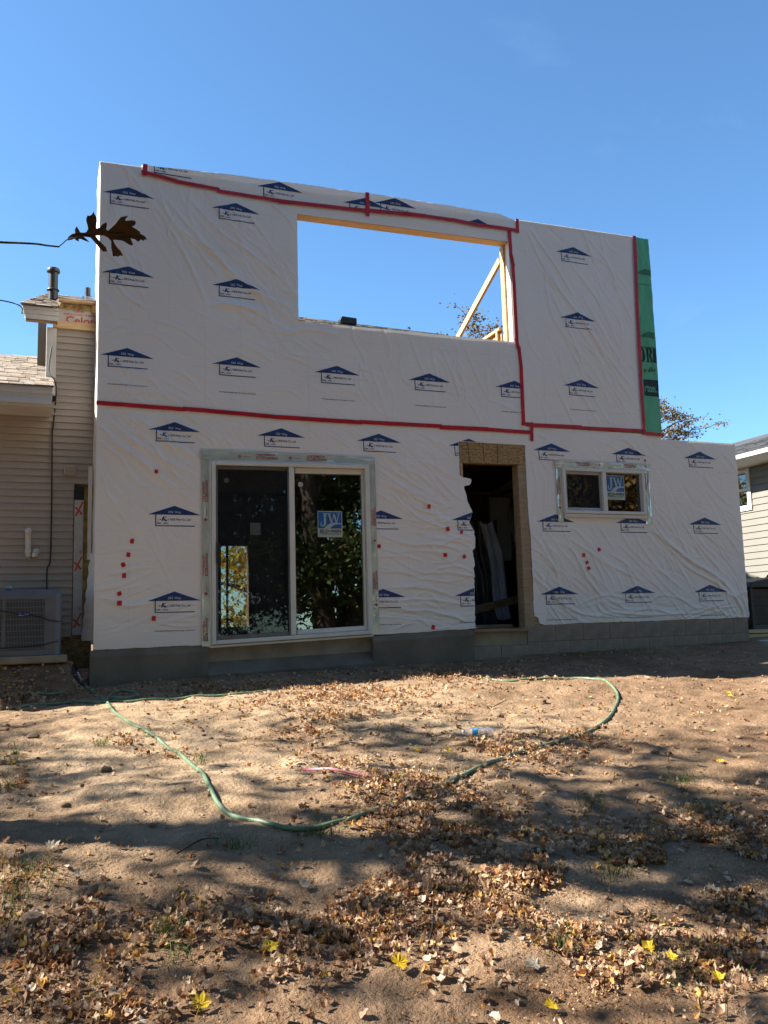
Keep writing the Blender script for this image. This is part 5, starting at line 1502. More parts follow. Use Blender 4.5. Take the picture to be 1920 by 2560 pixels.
# ------------------------------------------------------------------ garden hose
def onground(pts, r, n=8, lift=0.0, sink=None):
    P = smooth_path([(x, y, 0) for x, y in pts], n)
    out = []
    for i, p in enumerate(P):
        s = 0 if sink is None else sink[min(len(sink) - 1, int(i / len(P) * len(sink)))]
        out.append((p.x, p.y, float(gz(p.x, p.y)) + r * 0.75 + lift + s))
    # stiff: smooth the heights
    z = np.array([o[2] for o in out])
    for _ in range(6): z[1:-1] = 0.25 * z[:-2] + 0.5 * z[1:-1] + 0.25 * z[2:]
    g = np.array([float(gz(o[0], o[1])) for o in out])
    return [(o[0], o[1], max(zz, gg + r * 0.35)) for o, zz, gg in zip(out, z, g)]
H1 = [(0.30, -0.12), (0.35, -0.45), (0.41, -0.82), (0.50, -1.06), (0.61, -1.20), (0.74, -1.05), (0.71, -0.82), (0.60, -0.72), (0.48, -1.05), (0.47, -1.50), (0.51, -2.06), (0.60, -2.58), (0.71, -3.03), (0.77, -3.39), (0.80, -3.79), (0.82, -4.14), (0.80, -4.48), (0.81, -4.73), (0.86, -4.93), (0.93, -5.07), (1.02, -5.18), (1.17, -5.19), (1.34, -5.17), (1.49, -5.10), (1.64, -5.03),
      (1.79, -4.93), (1.92, -4.83), (2.09, -4.73), (2.27, -4.62), (2.58, -4.45), (2.83, -4.30), (3.24, -4.09), (3.45, -4.02), (3.76, -3.81), (4.05, -3.56), (4.41, -3.17), (4.72, -2.76), (4.89, -2.41), (4.95, -2.11), (4.83, -1.88), (4.55, -1.81), (4.29, -1.80), (4.11, -1.63), (4.07, -1.27), (3.98, -1.01), (3.70, -0.85)]
HR = 0.0125
ha = thing('garden_hose', 'long green garden hose looping forward across the dirt in a wide curve', 'hose', (0.8, -3.8, 0.8))
P = onground(H1, HR, 8)
P = [(x, y, z + (0.022 if 24 < i < 66 else 0)) for i, (x, y, z) in enumerate(P)]
MB().tube(P, HR, 10).build('hose_tube', M['hose'], ha, True)
d0 = Vector(P[0]); d1 = Vector(P[6])
for k in range(5):
    a = d0.lerp(d1, 0.02 + 0.17 * k); b = d0.lerp(d1, 0.10 + 0.17 * k)
    MB().tube([a, b], HR + 0.004, 10).build('coupling_ring', M['hose_fit'], ha, True)
hb = onground([(-1.6, -1.15), (-0.9, -1.12), (-0.41, -1.10), (-0.22, -1.10), (0.01, -1.05), (0.24, -1.03), (0.47, -1.16), (0.67, -1.28), (0.91, -1.26), (1.16, -1.28), (1.41, -1.30), (1.70, -1.29), (2.03, -1.22), (2.38, -1.07)], HR, 8)
n_ = len(hb)
hb = [(x, y, z - 0.010 * max(0, (i / n_ - 0.65)) * 3) for i, (x, y, z) in enumerate(hb)]
tag(MB().tube(hb, HR, 10).build('garden_hose', M['hose'], None, True), 'straight green hose running from the left edge towards the foundation, half buried', 'hose')
hc = onground([(-1.5, -0.62), (-0.9, -0.60), (-0.48, -0.58), (-0.25, -0.56), (-0.03, -0.60), (0.08, -0.62)], HR, 8)
tag(MB().tube(hc, HR, 10).build('garden_hose', M['hose'], None, True), 'short green hose end in the shade below the air conditioner', 'hose')

# ------------------------------------------------------------------ litter on the ground
def lathe_axis(p, d, prof, seg=18):
    d = Vector(d).normalized(); a = d.cross(Vector((0, 0, 1))).normalized(); b = a.cross(d)
    v, f = [], []
    for t, r_ in prof:
        for k in range(seg):
            q = 2 * math.pi * k / seg
            v.append(Vector(p) + d * t + (a * math.cos(q) + b * math.sin(q)) * r_)
    for i in range(len(prof) - 1):
        for k in range(seg):
            f.append((i * seg + k, i * seg + (k + 1) % seg, (i + 1) * seg + (k + 1) % seg, (i + 1) * seg + k))
    return v, f
bp0 = Vector((2.64, -3.86, float(gz(2.64, -3.86)) + 0.055)); bdir = Vector((0.20, -0.075, -0.012)).normalized()
bt = thing('water_bottle', 'empty clear plastic water bottle with blue label lying among leaves', 'bottle', (2.74, -3.9, float(gz(2.74, -3.9))))
v, f = lathe_axis(bp0, bdir, [(0.0, 0.0), (0.001, 0.013), (0.022, 0.013), (0.028, 0.014), (0.045, 0.024), (0.065, 0.032), (0.08, 0.033), (0.10, 0.032), (0.112, 0.030), (0.122, 0.0275), (0.135, 0.030), (0.150, 0.031), (0.165, 0.0295), (0.18, 0.032), (0.200, 0.033), (0.209, 0.029), (0.206, 0.0)])
mobj('bottle_body', v, f, M['clear_plastic'], bt, True)
v, f = lathe_axis(bp0, bdir, [(-0.004, 0.0), (-0.004, 0.0155), (0.016, 0.0155), (0.016, 0.0135)])
mobj('cap', v, f, M['white_paint'], bt, True)
v, f = lathe_axis(bp0, bdir, [(0.070, 0.0335), (0.074, 0.0338), (0.100, 0.0333), (0.104, 0.0326)])
mobj('bottle_wrapper', v, f, M['bottle_label'], bt, True)
def gp(x, y, h=0.0): return (x, y, float(gz(x, y)) + h)
tag(MB().tube([gp(1.38, -4.30, 0.018), gp(1.50, -4.43, 0.022), gp(1.72, -4.70, 0.020)], 0.008, 10).build('pink_rod', M['pink'], None, True), 'pink plastic rod lying on the dirt near the hose', 'rod')
tag(MB().bar(gp(1.765, -4.76, 0.018), gp(1.86, -4.64, 0.032), 0.05, 0.018).build('wood_scrap', M['yellow_wood'], None, bevel=0.003), 'yellow painted wood scrap half covered by leaves', 'scrap')

def rock_mesh(seed):
    bm = bmesh.new()
    bmesh.ops.create_icosphere(bm, subdivisions=2, radius=1.0)
    rr = random.Random(seed)
    ph = [rr.uniform(0, 6) for _ in range(6)]
    for v in bm.verts:
        k = 1 + 0.16 * math.sin(2.3 * v.co.x + ph[0]) + 0.14 * math.sin(3.1 * v.co.y + ph[1]) + 0.10 * math.sin(4.7 * v.co.z + ph[2]) + rr.uniform(-0.07, 0.07)
        v.co *= k
        v.co.z *= 0.7
    me = bpy.data.meshes.new('rock'); bm.to_mesh(me); bm.free()
    me.materials.append(M['rock'])
    return me
rm = [rock_mesh(s) for s in range(4)]
for i, (x, y, s, lab) in enumerate([(-0.12, -2.61, 0.045, 'brown clod of earth alone on the lit dirt at far left'), (1.19, -1.07, 0.06, 'reddish broken stone beside the straight hose near the foundation'),
        (0.32, -3.75, 0.034, 'small brown stone in the middle of the hose curve'), (3.29, -3.21, 0.032, 'rounded grey stone, larger of two near the bottle'), (3.22, -3.17, 0.02, 'tiny stone, smaller of two near the bottle'),
        (3.85, -2.92, 0.036, 'flat pale stone inside the right hose bend'), (-0.06, -5.77, 0.042, 'smooth round tan stone at the edge of the lower left leaves'), (0.16, -5.57, 0.030, 'half buried brown stone left of the bare patch'), (2.12, -6.30, 0.032, 'round tan stone among the lower right leaves')]):
    o = link(bpy.data.objects.new('stone', rm[i % 4]))
    o.location = gp(x, y, s * 0.35); o.scale = (s, s * 0.85, s); o.rotation_euler = (0, 0, i * 1.3)
    tag(o, lab, 'stone', 'loose stones in the yard')

# leaf shapes (fallen leaves): lobed, cupped and curled
def leaf_shape(seed, lobes=5, curl=0.5, long=1.0):
    rr = random.Random(seed)
    n = 14
    rim = []
    for k in range(n):
        t = 2 * math.pi * k / n
        r_ = 0.5 * (1 + 0.15 * math.cos(lobes * t) + rr.uniform(-0.17, 0.15))
        rim.append((r_ * math.cos(t) * long, r_ * math.sin(t) * 0.8))
    V = [(0, 0)] + [(x * 0.55, y * 0.55) for x, y in rim[::2]] + rim
    F = []
    h = n // 2
    for k in range(h):
        a, b = 1 + k, 1 + (k + 1) % h
        F.append((0, a, b))
        o0, o1, o2 = 1 + h + 2 * k, 1 + h + 2 * k + 1, 1 + h + (2 * k + 2) % n
        F += [(a, o0, o1), (a, o1, b), (b, o1, o2)]
    ax = rr.uniform(-0.5, 0.5); c1 = curl * rr.uniform(0.5, 1.3); c2 = curl * rr.uniform(-0.5, 0.9)
    out = []
    for x, y in V:
        a = x * math.cos(ax) + y * math.sin(ax); b = -x * math.sin(ax) + y * math.cos(ax)
        z = c1 * b * b * 1.6 + c2 * a * a + 0.10 * math.sin(9 * a + seed) * abs(b) * curl * 2 + rr.uniform(-0.07, 0.07)
        k_ = 1 - 0.30 * min(1, abs(z))
        out.append((x * (0.75 if curl > 1 else 1) * k_, y * k_, z))
    return np.array(out), F
SH = [leaf_shape(s, l, c, g) for s, l, c, g in ((1, 5, 0.9, 1.0), (2, 5, 1.4, 1.1), (3, 3, 1.2, 1.2), (4, 4, 1.8, 1.0), (5, 2, 1.2, 1.3), (6, 5, 0.5, 1.0), (7, 6, 1.9, 0.9), (8, 2, 2.0, 1.4))]
def set_rnd(me, per_vert):
    at = me.attributes.new('rnd', 'FLOAT', 'POINT')
    at.data.foreach_set('value', np.asarray(per_vert, dtype=np.float32))
CL = [(1.00,-6.15,0.59,-0.20,0.12,0.36,3.0),(0.05,-5.98,0.30,-0.09,0.00,0.33,3.0),(0.15,-6.32,0.31,-0.11,0.01,0.15,2.0),(2.47,-5.97,0.58,-0.18,0.30,0.38,3.0),(3.02,-5.87,0.29,-0.09,0.32,0.35,3.0),(1.83,-5.46,0.46,-0.15,0.25,0.51,2.0),(1.69,-5.15,0.24,-0.07,0.14,0.33,3.0),(2.80,-4.21,0.37,-0.14,0.16,0.28,3.5),(1.83,-4.71,0.38,-0.14,0.15,0.36,3.0),(1.98,-5.11,0.22,-0.07,0.17,0.34,2.5),(1.70,-6.77,0.29,-0.10,0.14,0.19,2.5),(1.85,-6.42,0.29,-0.10,0.10,0.15,2.0),(2.22,-6.74,0.28,-0.09,0.30,0.32,1.6),(2.37,-2.00,1.01,-0.48,0.26,0.80,1.0),(0.70,-3.55,0.28,-0.12,0.03,0.26,0.6),(1.74,-3.15,0.21,-0.09,0.07,0.25,1.4),(1.69,-0.98,1.72,-0.84,0.08,0.39,1.2),(3.74,-1.11,0.81,-0.38,0.26,0.55,1.5),(-0.14,-3.82,0.19,-0.07,-0.01,0.40,1.2),(-0.25,-0.60,0.45,-0.1,0.0,0.45,1.6),(1.41,-5.95,0.39,-0.12,0.08,0.19,2.5),(1.94,-6.00,0.41,-0.14,0.12,0.19,2.3),(0.49,-5.86,0.17,-0.06,0.02,0.12,1.6),(3.46,-4.04,0.31,-0.12,0.14,0.20,1.6),(2.02,-2.86,0.70,-0.31,0.25,0.77,0.5),(2.72,-6.37,0.20,-0.06,0.22,0.22,2.5),(1.68,-4.09,0.37,-0.15,0.09,0.27,0.6),(0.50,-2.96,0.15,-0.07,0.02,0.19,0.9),(1.75,-6.17,0.23,-0.08,0.07,0.11,2.0),(-0.10,-5.35,0.18,-0.06,-0.01,0.23,1.0)]
leaves = []       # x, y, size, layer
lr_ = np.random.default_rng(3)
for X, Y, ax, ay, bx_, by, d in CL:
    area = math.pi * abs(ax * by - ay * bx_)
    cnt = int(area * d * (820 if Y < -5.3 else 540))
    for _ in range(cnt):
        r_ = min(1.7, abs(lr_.normal(0, 0.72))); t = lr_.uniform(0, 2 * math.pi)
        x = X + ax * r_ * math.cos(t) + bx_ * r_ * math.sin(t); y = Y + ay * r_ * math.cos(t) + by * r_ * math.sin(t)
        if float(vnoise(x * 3.2, y * 3.2, 71)) < -0.22: continue
        if float(vnoise(x * 9, y * 9, 72)) < -0.30: continue
        leaves.append((x, y, lr_.uniform(0.013, 0.044), d))
for _ in range(3200):
    x = lr_.uniform(-1, 8); y = lr_.uniform(-7.3, -0.15)
    if x < 1.4 and -4.9 < y < -1.5 and lr_.random() < 0.6: continue
    leaves.append((x, y, lr_.uniform(0.012, 0.042), 0.3))
# crumbs of broken leaf
for _ in range(13000):
    X, Y, ax, ay, bx_, by, d = CL[lr_.integers(len(CL))]
    r_ = abs(lr_.normal(0, 1.3)); t = lr_.uniform(0, 2 * math.pi)
    leaves.append((X + ax * r_ * math.cos(t) + bx_ * r_ * math.sin(t), Y + ay * r_ * math.cos(t) + by * r_ * math.sin(t), lr_.uniform(0.006, 0.018), 0.2))
leaves = [l for l in leaves if l[1] < -0.13 or l[0] < 0.25]
lx = np.array([l[0] for l in leaves]); ly = np.array([l[1] for l in leaves]); lz = gz(lx, ly)
cam_p = np.array(cam.matrix_world.translation)
dist = np.hypot(lx - cam_p[0], ly - cam_p[1])
size = np.array([l[2] for l in leaves])
app = size / np.maximum(dist, 0.5)
# keep the ones in front of the lens as individuals
dx_, dy_ = lx - cam_p[0], ly - cam_p[1]
lat = (dx_ * cr.x + dy_ * cr.y) / np.maximum(dx_ * cf.x + dy_ * cf.y, 0.01)
seen = (np.abs(lat) < 0.40) & (dist > 2.95)
order = np.argsort(-(app * seen))
single = set(order[:220].tolist())
sdata = []
for k, (V0, F0) in enumerate(SH):
    me = mesh_data('fallen_leaf', V0, F0, (M['litter'],), smooth=True); set_rnd(me, np.zeros(len(V0))); sdata.append(me)
VV, FF, RR = [], [], []
base = 0
for i, (x, y, s, d) in enumerate(leaves):
    k = int(lr_.integers(len(SH)))
    tx, ty, tz = lr_.normal(0, 0.42), lr_.normal(0, 0.42), lr_.uniform(0, 6.283)
    h = 0.004 + (lr_.uniform(0, 0.016) if d >= 1.5 else 0.002) + 0.12 * s
    if i in single:
        o = link(bpy.data.objects.new('fallen_leaf', sdata[k]))
        o.location = (x, y, float(lz[i]) + h); o.rotation_euler = (tx, ty, tz); o.scale = (s, s, s)
        tag(o, 'dry brown fallen leaf lying loose in the nearest leaf litter', 'leaf', 'loose fallen leaves in the foreground')
        continue
    V0, F0 = SH[k]
    if s < 0.02: F0 = F0[::2]
    m = Matrix.Rotation(tz, 3, 'Z') @ Matrix.Rotation(ty, 3, 'Y') @ Matrix.Rotation(tx, 3, 'X')
    P_ = (V0 * s) @ np.array(m).T + np.array((x, y, lz[i] + h))
    VV.append(P_); FF += [(a + base, b + base, c + base) for a, b, c in F0]; RR.append(np.full(len(V0), lr_.random()))
    base += len(V0)
me = bpy.data.meshes.new('leaf_litter')
me.from_pydata(np.concatenate(VV).tolist(), [], FF)
me.materials.append(M['litter']); set_rnd(me, np.concatenate(RR))
tag(link(bpy.data.objects.new('leaf_litter', me)), 'dry brown leaf litter scattered in drifts over the dirt', 'leaf litter', kind='stuff')
# bright single leaves
def maple(seed, cup):
    rr = random.Random(seed)
    V, F = [(0.0, 0.0, 0.0)], []
    R_ = [1.0, 0.72, 0.82, 0.64, 0.84, 0.58, 0.66, 0.48, 0.42, 0.30]
    ring_ = []
    for sgn in (1, -1):
        for k, r_ in enumerate(R_):
            a = sgn * (k + (0.0 if k else 0.0)) * math.pi / 10
            if sgn < 0 and k == 0: continue
            ring_.append((a, r_ * rr.uniform(0.85, 1.1)))
    ring_.sort()
    for a, r_ in ring_:
        x, y = 0.62 * r_ * math.cos(a), 0.62 * r_ * math.sin(a)
        V.append((x * 0.5, y * 0.5, cup * 0.2 * abs(y) + rr.uniform(-0.03, 0.03)))
        V.append((x, y, cup * (y * y * 1.5 + 0.5 * x * x) + rr.uniform(-0.06, 0.06)))
    n = len(ring_)
    for k in range(n):
        a, b = 1 + 2 * k, 1 + 2 * ((k + 1) % n)
        F += [(0, a, b), (a, a + 1, b + 1), (a, b + 1, b)]
    b0 = len(V)
    V += [(-0.05, -0.012, 0.0), (-0.05, 0.012, 0.0), (-0.75, 0.06, 0.10), (-0.75, 0.08, 0.10)]
    F.append((b0, b0 + 2, b0 + 3, b0 + 1))
    return V, F
def big_leaf(name, x, y, s, mat, label, cat, tilt, k, grp):
    V0, F0 = maple(int(x * 100) + k, 0.35 + 0.12 * (k % 4))
    me = mesh_data(name, V0, F0, (M[mat],)); set_rnd(me, np.full(len(V0), random.random()))
    o = link(bpy.data.objects.new(name, me)); o.location = gp(x, y, 0.014 + 0.35 * s * abs(math.sin(0.25 + 0.45 * tilt[0]))); s *= 0.95; o.scale = (s, s, s); o.rotation_euler = (Matrix.Rotation(0.25 + 0.45 * tilt[0], 3, 'X') @ Matrix.Rotation(tilt[2], 3, 'Z')).to_euler()
    tag(o, label, cat, grp)
for x, y, s, k, t, lab in [(1.10, -6.47, 0.075, 4, (0.9, 0.3, 0.5), 'bright yellow leaf standing on edge on bare dirt at the bottom centre'), (1.99, -6.65, 0.07, 2, (0.8, 0.2, 2.0), 'upright yellow leaf, left one of the yellow pair at lower right'),
        (2.05, -6.69, 0.06, 5, (0.25, 0.3, 1.0), 'flat golden leaf, right one of the yellow pair at lower right'), (1.49, -6.81, 0.06, 5, (0.2, 0.1, 3.0), 'yellow leaf by the lower right leaf drift at the bottom edge'),
        (0.44, -6.45, 0.075, 4, (1.0, -0.4, 1.2), 'yellow leaf tilted up at the bottom edge left of centre'), (0.72, -6.20, 0.07, 5, (0.3, 0.2, 0.4), 'yellow leaf on the large central leaf drift'),
        (2.39, -4.16, 0.05, 4, (0.6, 0.3, 1.2), 'yellow leaf on bare dirt left of the water bottle'), (2.25, -3.99, 0.06, 5, (0.1, 0.1, 2.2), 'flat dull yellow leaf left of and behind the bottle'),
        (3.88, -4.94, 0.06, 5, (0.2, 0.1, 0.6), 'small yellow leaf alone on the right hand dirt'), (5.73, -3.02, 0.07, 5, (0.1, 0.2, 0.3), 'yellow leaf, farther of two at the right edge near the shadow line'),
        (5.59, -3.22, 0.07, 4, (0.1, 0.1, 2.6), 'yellow leaf, nearer of two at the right edge near the shadow line'), (2.12, -6.84, 0.055, 2, (0.3, 0.3, 1.2), 'yellow green leaf in the lower right grass')]:
    big_leaf('yellow_leaf', x, y, s, 'yellow_leaf', lab, 'leaf', t, k, 'bright yellow fallen leaves')
for x, y, s, k, t, lab in [(0.0, -5.14, 0.075, 0, (0.4, 0.2, 0.5), 'pale leaf lying in the dark shadow band at far left'), (0.10, -5.42, 0.05, 3, (0.9, 0.2, 0.2), 'curled cream leaf below the shadow band at left'), (1.56, -6.59, 0.08, 0, (0.15, 0.1, 2.6), 'pale lobed leaf with a long stem in the lower middle'),
        (1.30, -6.55, 0.05, 6, (0.3, 0.2, 1.0), 'small curled pale leaf left of the lobed pale leaf'), (5.43, -2.25, 0.08, 4, (0.1, 0.1, 0.3), 'pale scrap shaped leaf in the house shadow at right'), (0.98, -5.72, 0.07, 0, (0.2, 0.1, 0.2), 'pale leaf at the upper edge of the central leaf drift'),
        (2.55, -6.35, 0.07, 0, (0.2, 0.2, 0.9), 'pale greenish leaf at the lower right edge')]:
    big_leaf('pale_leaf', x, y, s, 'pale_leaf', lab, 'leaf', t, k, 'pale fallen leaves')
# twigs
for i, (a, b, lab) in enumerate([((0.52, -5.30), (0.72, -5.22), 'short dark twig in the shadow band at left'), ((1.22, -6.42), (1.42, -6.05), 'long thin dark stick across the central leaves'), ((3.35, -2.95), (3.62, -2.72), 'dark twig by the flat stone near the hose bend')]):
    m_ = ((a[0] + b[0]) / 2 + 0.015, (a[1] + b[1]) / 2)
    tag(MB().tube(smooth_path([gp(*a, 0.012), gp(*m_, 0.03), gp(*b, 0.02)], 4), [0.004] * 5 + [0.0025] * 4, 6).build('twig', M['twig'], None, True), lab, 'twig', 'fallen twigs')
# pebbles
pv_, pf_, pb = [], [], 0
ico = bmesh.new(); bmesh.ops.create_icosphere(ico, subdivisions=1, radius=1.0)
IV = np.array([v.co[:] for v in ico.verts]); IF = [tuple(v.index for v in f.verts) for f in ico.faces]; ico.free()
for _ in range(900):
    x = lr_.uniform(-0.8, 6.5); y = lr_.uniform(-7.0, -0.3); s = lr_.gamma(2.0, 0.0032) + 0.003
    P_ = IV * (1 + lr_.uniform(-0.2, 0.2, (len(IV), 1))) * s * np.array((1.2, 0.9, 0.7)) + np.array((x, y, float(gz(x, y)) + 0.2 * s))
    pv_.append(P_); pf_ += [tuple(a + pb for a in f) for f in IF]; pb += len(IV)
tag(mobj('pebbles', np.concatenate(pv_), pf_, M['rock'], None, True), 'small pebbles and clods scattered over the dirt', 'pebbles', kind='stuff')
# grass tufts
GR = [(-0.23,-3.16,0.10,-0.05,-0.01,0.31),(-0.22,-3.87,0.05,-0.02,-0.01,0.13),(-0.10,-5.35,0.14,-0.05,-0.01,0.23),(-0.13,-5.62,0.06,-0.02,-0.01,0.20),(0.34,-2.96,0.08,-0.04,0.01,0.14),(0.79,-5.26,0.10,-0.04,0.01,0.06),(3.38,-5.17,0.14,-0.03,0.13,0.15),(3.18,-5.55,0.12,-0.04,0.08,0.09),(2.27,-6.04,0.09,-0.02,0.07,0.10),(2.07,-6.75,0.22,-0.07,0.18,0.21),(1.77,-6.46,0.13,-0.04,0.06,0.10),(0.39,-5.94,0.03,-0.01,0.01,0.07),(1.20,-5.25,0.09,-0.02,0.02,0.07),(6.9,-0.35,0.25,-0.05,0.0,0.12),(0.42,-6.02,0.08,-0.02,0.02,0.16),(2.70,-5.29,0.09,-0.02,0.05,0.08),(0.87,-3.73,0.07,-0.03,0.02,0.10),(5.9,-0.3,0.2,0.0,0.0,0.08)]
gv, gf, gr_ = [], [], []
def blade(x, y, h, w):
    a = lr_.uniform(0, 6.283); l = lr_.uniform(0.2, 0.9) * h; b = lr_.uniform(0, 6.283)
    c, s = math.cos(a) * w, math.sin(a) * w; lx_, ly_ = math.cos(b) * l, math.sin(b) * l
    z = float(gz(x, y)) - 0.004; k = len(gv)
    gv.extend([(x - c, y - s, z), (x + c, y + s, z), (x - c * 0.7 + lx_ * 0.35, y - s * 0.7 + ly_ * 0.35, z + h * 0.6), (x + c * 0.7 + lx_ * 0.35, y + s * 0.7 + ly_ * 0.35, z + h * 0.6), (x + lx_, y + ly_, z + h * 0.85)])
    gf.extend([(k, k + 1, k + 3, k + 2), (k + 2, k + 3, k + 4)]); gr_.extend([lr_.random()] * 5)
for X, Y, ax, ay, bx_, by in GR:
    for _ in range(int(60 + 2400 * abs(ax * by - ay * bx_))):
        p, q = lr_.normal(0, 0.5, 2)
        blade(X + ax * p + bx_ * q, Y + ay * p + by * q, lr_.uniform(0.02, 0.075), lr_.uniform(0.0012, 0.0026))
for _ in range(500):
    blade(lr_.uniform(-0.6, 4.5), lr_.uniform(-7, -3), lr_.uniform(0.012, 0.04), 0.0014)
me = mesh_data('grass_tufts', gv, gf, (M['grass'],)); set_rnd(me, gr_)
tag(link(bpy.data.objects.new('grass_tufts', me)), 'sparse green grass tufts growing out of the dirt', 'grass', kind='stuff')
# purple membrane by the corner
V, F = [], []
for j in range(8):
    for i in range(6):
        x = 0.20 + 0.145 * i / 5; y = -0.30 + 0.10 * j
        V.append((x, y, float(gz(x, y)) + 0.015 + 0.05 * abs(float(vnoise(x * 20, y * 14, 3)))))
for j in range(7):
    for i in range(5):
        F.append((j * 6 + i, j * 6 + i + 1, (j + 1) * 6 + i + 1, (j + 1) * 6 + i))
tag(mobj('membrane_scrap', V, F, M['purple_sheet'], None, True), 'dark purple crumpled membrane in the trench beside the foundation corner', 'membrane')

# ------------------------------------------------------------------ trees
def grow(seed, height, crown_r, base_h, n_leaf, leaf, trunk_r=0.2, stems=1, spread=0.35, n_limb=16, clump=0.45, droop=0.0):
    """returns trunk mesh data and crown mesh data (arrays)"""
    rr = random.Random(seed); nr = np.random.default_rng(seed)
    mb = MB(); tips = []
    for s in range(stems):
        ang = 2 * math.pi * s / max(stems, 1) + rr.uniform(-0.4, 0.4)
        lean = spread if stems > 1 else 0.06
        P = [Vector((0, 0, -0.3))]
        H = height * rr.uniform(0.85, 1.0)
        for k in range(1, 9):
            t = k / 8
            P.append(Vector((math.cos(ang) * lean * H * t * (1 - 0.25 * t) + rr.uniform(-0.12, 0.12), math.sin(ang) * lean * H * t * (1 - 0.25 * t) + rr.uniform(-0.12, 0.12), H * t * 0.92)))
        r0 = trunk_r / math.sqrt(stems) * 1.15
        mb.tube(smooth_path(P, 3), [r0 * (1 - 0.93 * i / 24) + 0.012 for i in range(25)], 8)
        for l in range(n_limb // stems):
            t = base_h + (1 - base_h) * (l + rr.random()) / (n_limb // stems)
            i = min(7, int(t * 8)); p = P[i].lerp(P[i + 1], t * 8 - i) if i < 8 else P[-1]
            a = rr.uniform(0, 6.283); L = crown_r * (0.45 + 0.55 * math.sin(math.pi * min(1, max(0.1, (t - base_h) / (1 - base_h) * 0.85 + 0.12)))) * rr.uniform(0.7, 1.1)
            up = rr.uniform(0.15, 0.55) - droop
            e = p + Vector((math.cos(a) * L, math.sin(a) * L, L * up))
            mid = p.lerp(e, 0.5) + Vector((0, 0, L * 0.10))
            Q = smooth_path([p, mid, e], 4)
            rb = r0 * (1 - 0.9 * t) * 0.55 + 0.012
            mb.tube(Q, [rb * (1 - 0.85 * k / 8) for k in range(9)], 5, cap=False)
            for q in range(5):
                b0 = Q[3 + q]; aa = rr.uniform(0, 6.283); l2 = L * rr.uniform(0.2, 0.45)
                e2 = b0 + Vector((math.cos(aa) * l2, math.sin(aa) * l2, l2 * rr.uniform(-0.2, 0.6)))
                mb.tube([b0, b0.lerp(e2, 0.5) + Vector((0, 0, 0.04)), e2], [rb * 0.35, rb * 0.22, 0.005], 4, cap=False)
                tips.append(b0.lerp(e2, 0.6)); tips.append(e2)
            tips.append(e)
    T = np.array([t[:] for t in tips])
    w = nr.uniform(0.2, 1.0, len(T)) ** 1.5; w /= w.sum()
    c = T[nr.choice(len(T), n_leaf, p=w)] + nr.normal(0, clump, (n_leaf, 3)) * nr.uniform(0.3, 1.0, (n_leaf, 1)) * np.array((1, 1, 0.75))
    a = nr.normal(0, 1, (n_leaf, 3)); a /= np.linalg.norm(a, axis=1, keepdims=True)
    b = np.cross(a, nr.normal(0, 1, (n_leaf, 3))); b /= np.linalg.norm(b, axis=1, keepdims=True)
    s = leaf * nr.uniform(0.6, 1.3, (n_leaf, 1))
    V = np.stack([c - a * s * 0.5, c + b * s * 0.34, c + a * s * 0.5, c - b * s * 0.34], 1).reshape(-1, 3)
    F = np.arange(4 * n_leaf).reshape(-1, 4)
    rnd = np.repeat(nr.random(n_leaf), 4)
    return mb, V, F, rnd
def tree_data(crown_mat, *a, **k):
    mb, V, F, rnd = grow(*a, **k)
    t = mesh_data('trunk', mb.v, mb.f, (M['bark'],), smooth=True)
    c = bpy.data.meshes.new('crown'); c.from_pydata(V.tolist(), [], F.tolist()); c.materials.append(M[crown_mat]); set_rnd(c, rnd)
    return t, c
def plant(name, data, loc, rot, sc, label, cat='tree', group=None):
    e = thing(name, label, cat, (loc[0], loc[1], loc[2]), group)
    for nm, d in (('trunk', data[0]), ('crown', data[1])):
        o = bpy.data.objects.new(nm, d); COL.objects.link(o); o.parent = e
    e.rotation_euler = (0, 0, rot); e.scale = (sc, sc, sc)
    return e
T_tall = tree_data('autumn_crown', 21, 12.0, 3.0, 0.50, 8500, 0.15, trunk_r=0.20, n_limb=18, clump=0.55)
T_sparse = tree_data('autumn_crown', 35, 10.0, 2.6, 0.38, 3000, 0.11, trunk_r=0.18, n_limb=16, clump=0.4)
T_oak = tree_data('green_crown', 51, 14.0, 5.2, 0.20, 26000, 0.15, trunk_r=0.62, stems=3, spread=0.30, n_limb=27, clump=0.8)
T_green = tree_data('green_crown', 63, 15.0, 5.0, 0.08, 30000, 0.17, trunk_r=0.34, n_limb=26, clump=0.95)
T_turning = tree_data('turning_crown', 64, 15.0, 5.0, 0.08, 24000, 0.20, trunk_r=0.34, n_limb=26, clump=0.95)
T_sky_block = tree_data('turning_crown', 66, 15.0, 5.2, 0.45, 22000, 0.20, trunk_r=0.34, n_limb=24, clump=0.95)  # high crown out of view, added to block sky light from above
T_fine = tree_data('autumn_crown', 45, 8.0, 1.7, 0.45, 6500, 0.075, trunk_r=0.09, n_limb=26, clump=0.17)
T_yellow = tree_data('yellow_crown', 77, 7.0, 2.4, 0.03, 9000, 0.15, trunk_r=0.14, n_limb=18, clump=0.5)
def gl(x, y): return (x, y, float(gz_base(x, y)))
# trees at the left whose shade falls over the yard
plant('shade_tree', T_tall, gl(-4.9, -3.15), 0.4, 1.0, 'tall bare trunked autumn tree at the middle of the left yard edge', 'tree', 'trees left of the yard')
plant('shade_tree', T_sparse, gl(-9.9, -2.6), 2.1, 1.05, 'tall autumn tree farther out in the left yard', 'tree', 'trees left of the yard')
plant('shade_tree', T_sparse, gl(-9.2, -0.3), 1.0, 0.95, 'sparse autumn tree beside the old house at left', 'tree', 'trees left of the yard')
